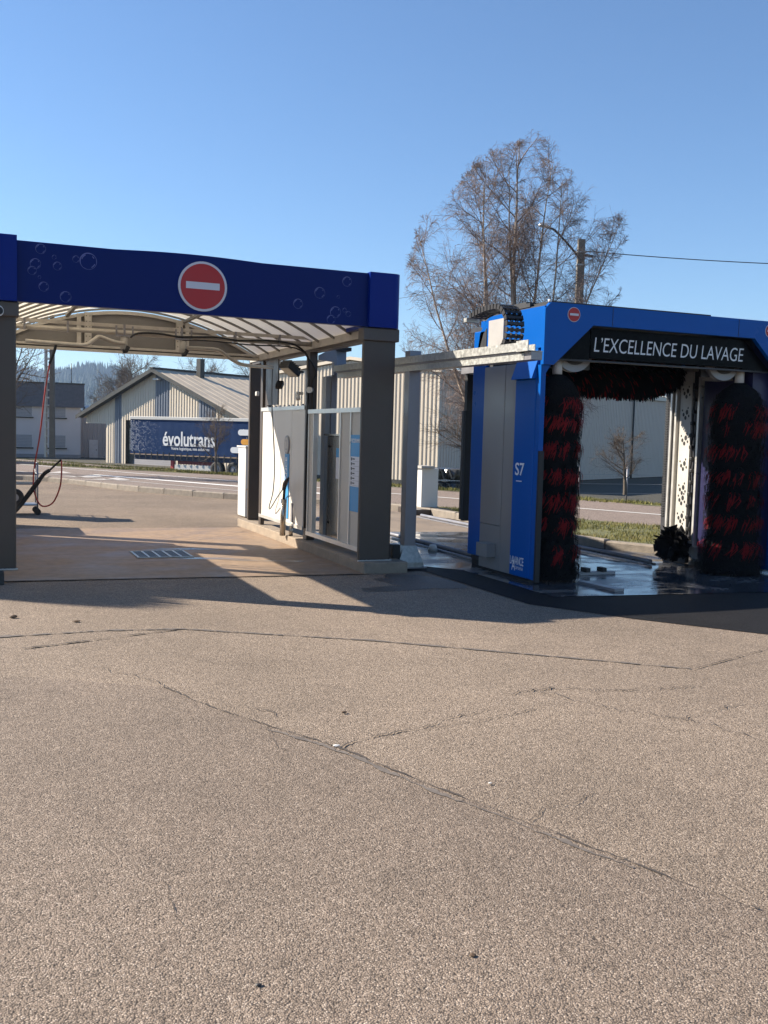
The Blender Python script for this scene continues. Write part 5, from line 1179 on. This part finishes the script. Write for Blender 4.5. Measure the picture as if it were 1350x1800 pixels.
# ------------------------------------------------------------------ trolley at the back left
tq = thing('wire_trolley', 'wheeled wire trolley standing behind the bay at left', 'trolley', (.7, 19.2, 0))
for (x, y) in ((.15, 18.9), (1.10, 18.9), (.15, 19.5), (1.10, 19.5)):
    M().cyl((x, y, .13), (x, y, .92), .014, 8).build('post', GALVD, tq)
    w_ = M().cyl((x, y-.015, .06), (x, y+.015, .06), .06, 14).build('wheel', BLACK, tq)
for z in (.93, .74, .56): 
    for y in (18.9, 19.5): M().cyl((.12, y, z), (1.12, y, z), .014, 6).build('rail', GALVD, tq)
    for x in (.15, 1.10): M().cyl((x, 18.9, z), (x, 19.5, z), .011, 6).build('rail', GALV, tq)
wm = M()
for k in range(22): wm.box(.15+k*.043, .153+k*.043, 18.897, 18.9, .56, .74); wm.box(.15+k*.043, .153+k*.043, 19.5, 19.503, .56, .74)
for k in range(14): wm.box(.13, 1.1, 18.9+k*.045, 18.903+k*.045, .56, .563)
wm.build('basket_wires', GALV, tq)['kind'] = 'stuff'
M().box(.15, 1.10, 18.9, 19.5, .17, .19).build('deck', GALVD, tq)
M().tube(smooth_path([(.15, 18.9, .92), (.1, 18.85, 1.0), (.3, 18.85, 1.03), (.5, 18.85, 1.0)], 4), .012, 6).build('handle', BLACK, tq)
t = thing('loose_wheel', 'black wheel low beside the trolley, mostly hidden by the left column', 'wheel', (.70, 18.6, 0)); mm = M(); torus(mm, (.70, 18.6, .2), .11, .05); mm.v = [(x, 18.6+(z-.2), .34+(y-18.6)) for x, y, z in mm.v]; mm.build('tyre', TYRE, t); M().cyl((.70, 18.57, .34), (.70, 18.63, .34), .07, 16).build('rim', GALVD, t); M().cyl((.70, 18.6, 0), (.70, 18.6, .34), .015, 6).build('stem', BLACK, t)

# unseen blade clump added left of the bay to cast the feathery forecourt shadow
tg_ = thing('shadow_clump', 'tall feathery clump left of the bay, unseen, added for its shadow', 'shadow caster', (-1.1, 11.2, 0))
mm = M(); rnd = random.Random(4)
for i in range(3000):
    a = rnd.random()*6.283; r0 = rnd.random()**.5*.36; h = rnd.uniform(1.75, 2.15) if i % 3 else rnd.uniform(1.0, 2.25); lean = rnd.random()**1.5*.20
    p = Vector((-1.1+r0*math.cos(a), 11.2+r0*math.sin(a), 0)); pts = []
    for k in range(6):
        f = k/5; pts.append(p+Vector((math.cos(a)*lean*f*f, math.sin(a)*lean*f*f, h*f-.05*f**4*lean*4)))
    td = Vector((-math.sin(a), math.cos(a), 0)); V = []
    for k, q in enumerate(pts): w = .015*(1-k/5.5); V += [q-td*w, q+td*w]
    mm.add(V, [(2*k, 2*k+1, 2*k+3, 2*k+2) for k in range(5)])
mm.build('blades', GRASS, tg_)['kind'] = 'stuff'
for (x0, x1, y0, y1, h, lb) in ((-.75, .18, 16.3, 17.5, 1.08, 'low grey vacuum unit behind the bay, hidden by the left column'), (-.45, .15, 19.25, 19.8, 1.92, 'tall grey vacuum unit beside the trolley, hidden by the left column')):
    t = thing('vacuum_unit', lb, 'vacuum unit', ((x0+x1)/2, (y0+y1)/2, 0)); M().box(x0, x1, y0, y1, .06, h, .02).build('body', MGREY, t); M().box(x0+.05, x1-.05, y0+.05, y1-.05, 0, .06).build('plinth', BLACK, t); M().box(x0-.02, x1+.02, y0-.02, y1+.02, h, h+.03).build('lid', MBLUE, t)

# ------------------------------------------------------------------ small litter on the forecourt
def bit(name, label, cat, x, y, s, m, flat=.25, seed=0):
    rnd = random.Random(seed); bm = bmesh.new(); bmesh.ops.create_icosphere(bm, subdivisions=1, radius=1)
    for v in bm.verts: v.co = Vector((v.co.x*s*rnd.uniform(.7, 1.2), v.co.y*s*rnd.uniform(.5, .9), max(-.1, v.co.z)*s*flat*rnd.uniform(.7, 1.3)))
    b = ML().bm(bm); o = b.build(name, m); o.location = (x, y, .012); tag(o, label, cat)
LEAF = mat('dead_leaf', (.09, .055, .03), .8)
bit('paper_scrap', 'white scrap lying on the long pavement joint', 'litter', 1.72, 4.69, .026, WHITE, .3, 1)
bit('dark_pebble', 'dark lump on the asphalt near the bottom of the picture', 'stone', .76, 2.67, .012, BLACK, .5, 2)
bit('twig', 'thin dark twig on the asphalt lower right of the middle', 'twig', 1.42, 2.61, .014, LEAF, .3, 3)
bit('dead_leaf', 'brown leaf on the asphalt above the paper scrap', 'leaf', 1.97, 5.25, .02, LEAF, .5, 4)
bit('dead_leaf', 'flat dark leaf just outside the canopy shadow at left', 'leaf', .79, 8.42, .035, LEAF, .3, 5)
bit('dead_leaf', 'small curled leaf left of the flat one near the shadow edge', 'leaf', .32, 8.72, .035, LEAF, .6, 6)
bit('pale_pebble', 'pale pebble on the asphalt right of the long joint', 'stone', 2.21, 3.95, .012, WHITE, .5, 7)

# ------------------------------------------------------------------ haze
hz_ = M().box(-1900, 2600, -380, 3300, -6, 150).build('haze', None); hz_['kind'] = 'stuff'; tag(hz_, 'thin blue air haze over the whole valley', 'haze')
hm_ = bpy.data.materials.new('haze'); hm_.use_nodes = True; hn = hm_.node_tree; hn.nodes.clear(); ho_ = hn.nodes.new('ShaderNodeOutputMaterial'); pv = hn.nodes.new('ShaderNodeVolumePrincipled')
pv.inputs['Color'].default_value = (.50, .70, 1, 1); pv.inputs['Density'].default_value = .00020; pv.inputs['Anisotropy'].default_value = .2
hn.links.new(pv.outputs[0], ho_.inputs['Volume']); hz_.data.materials.append(hm_)
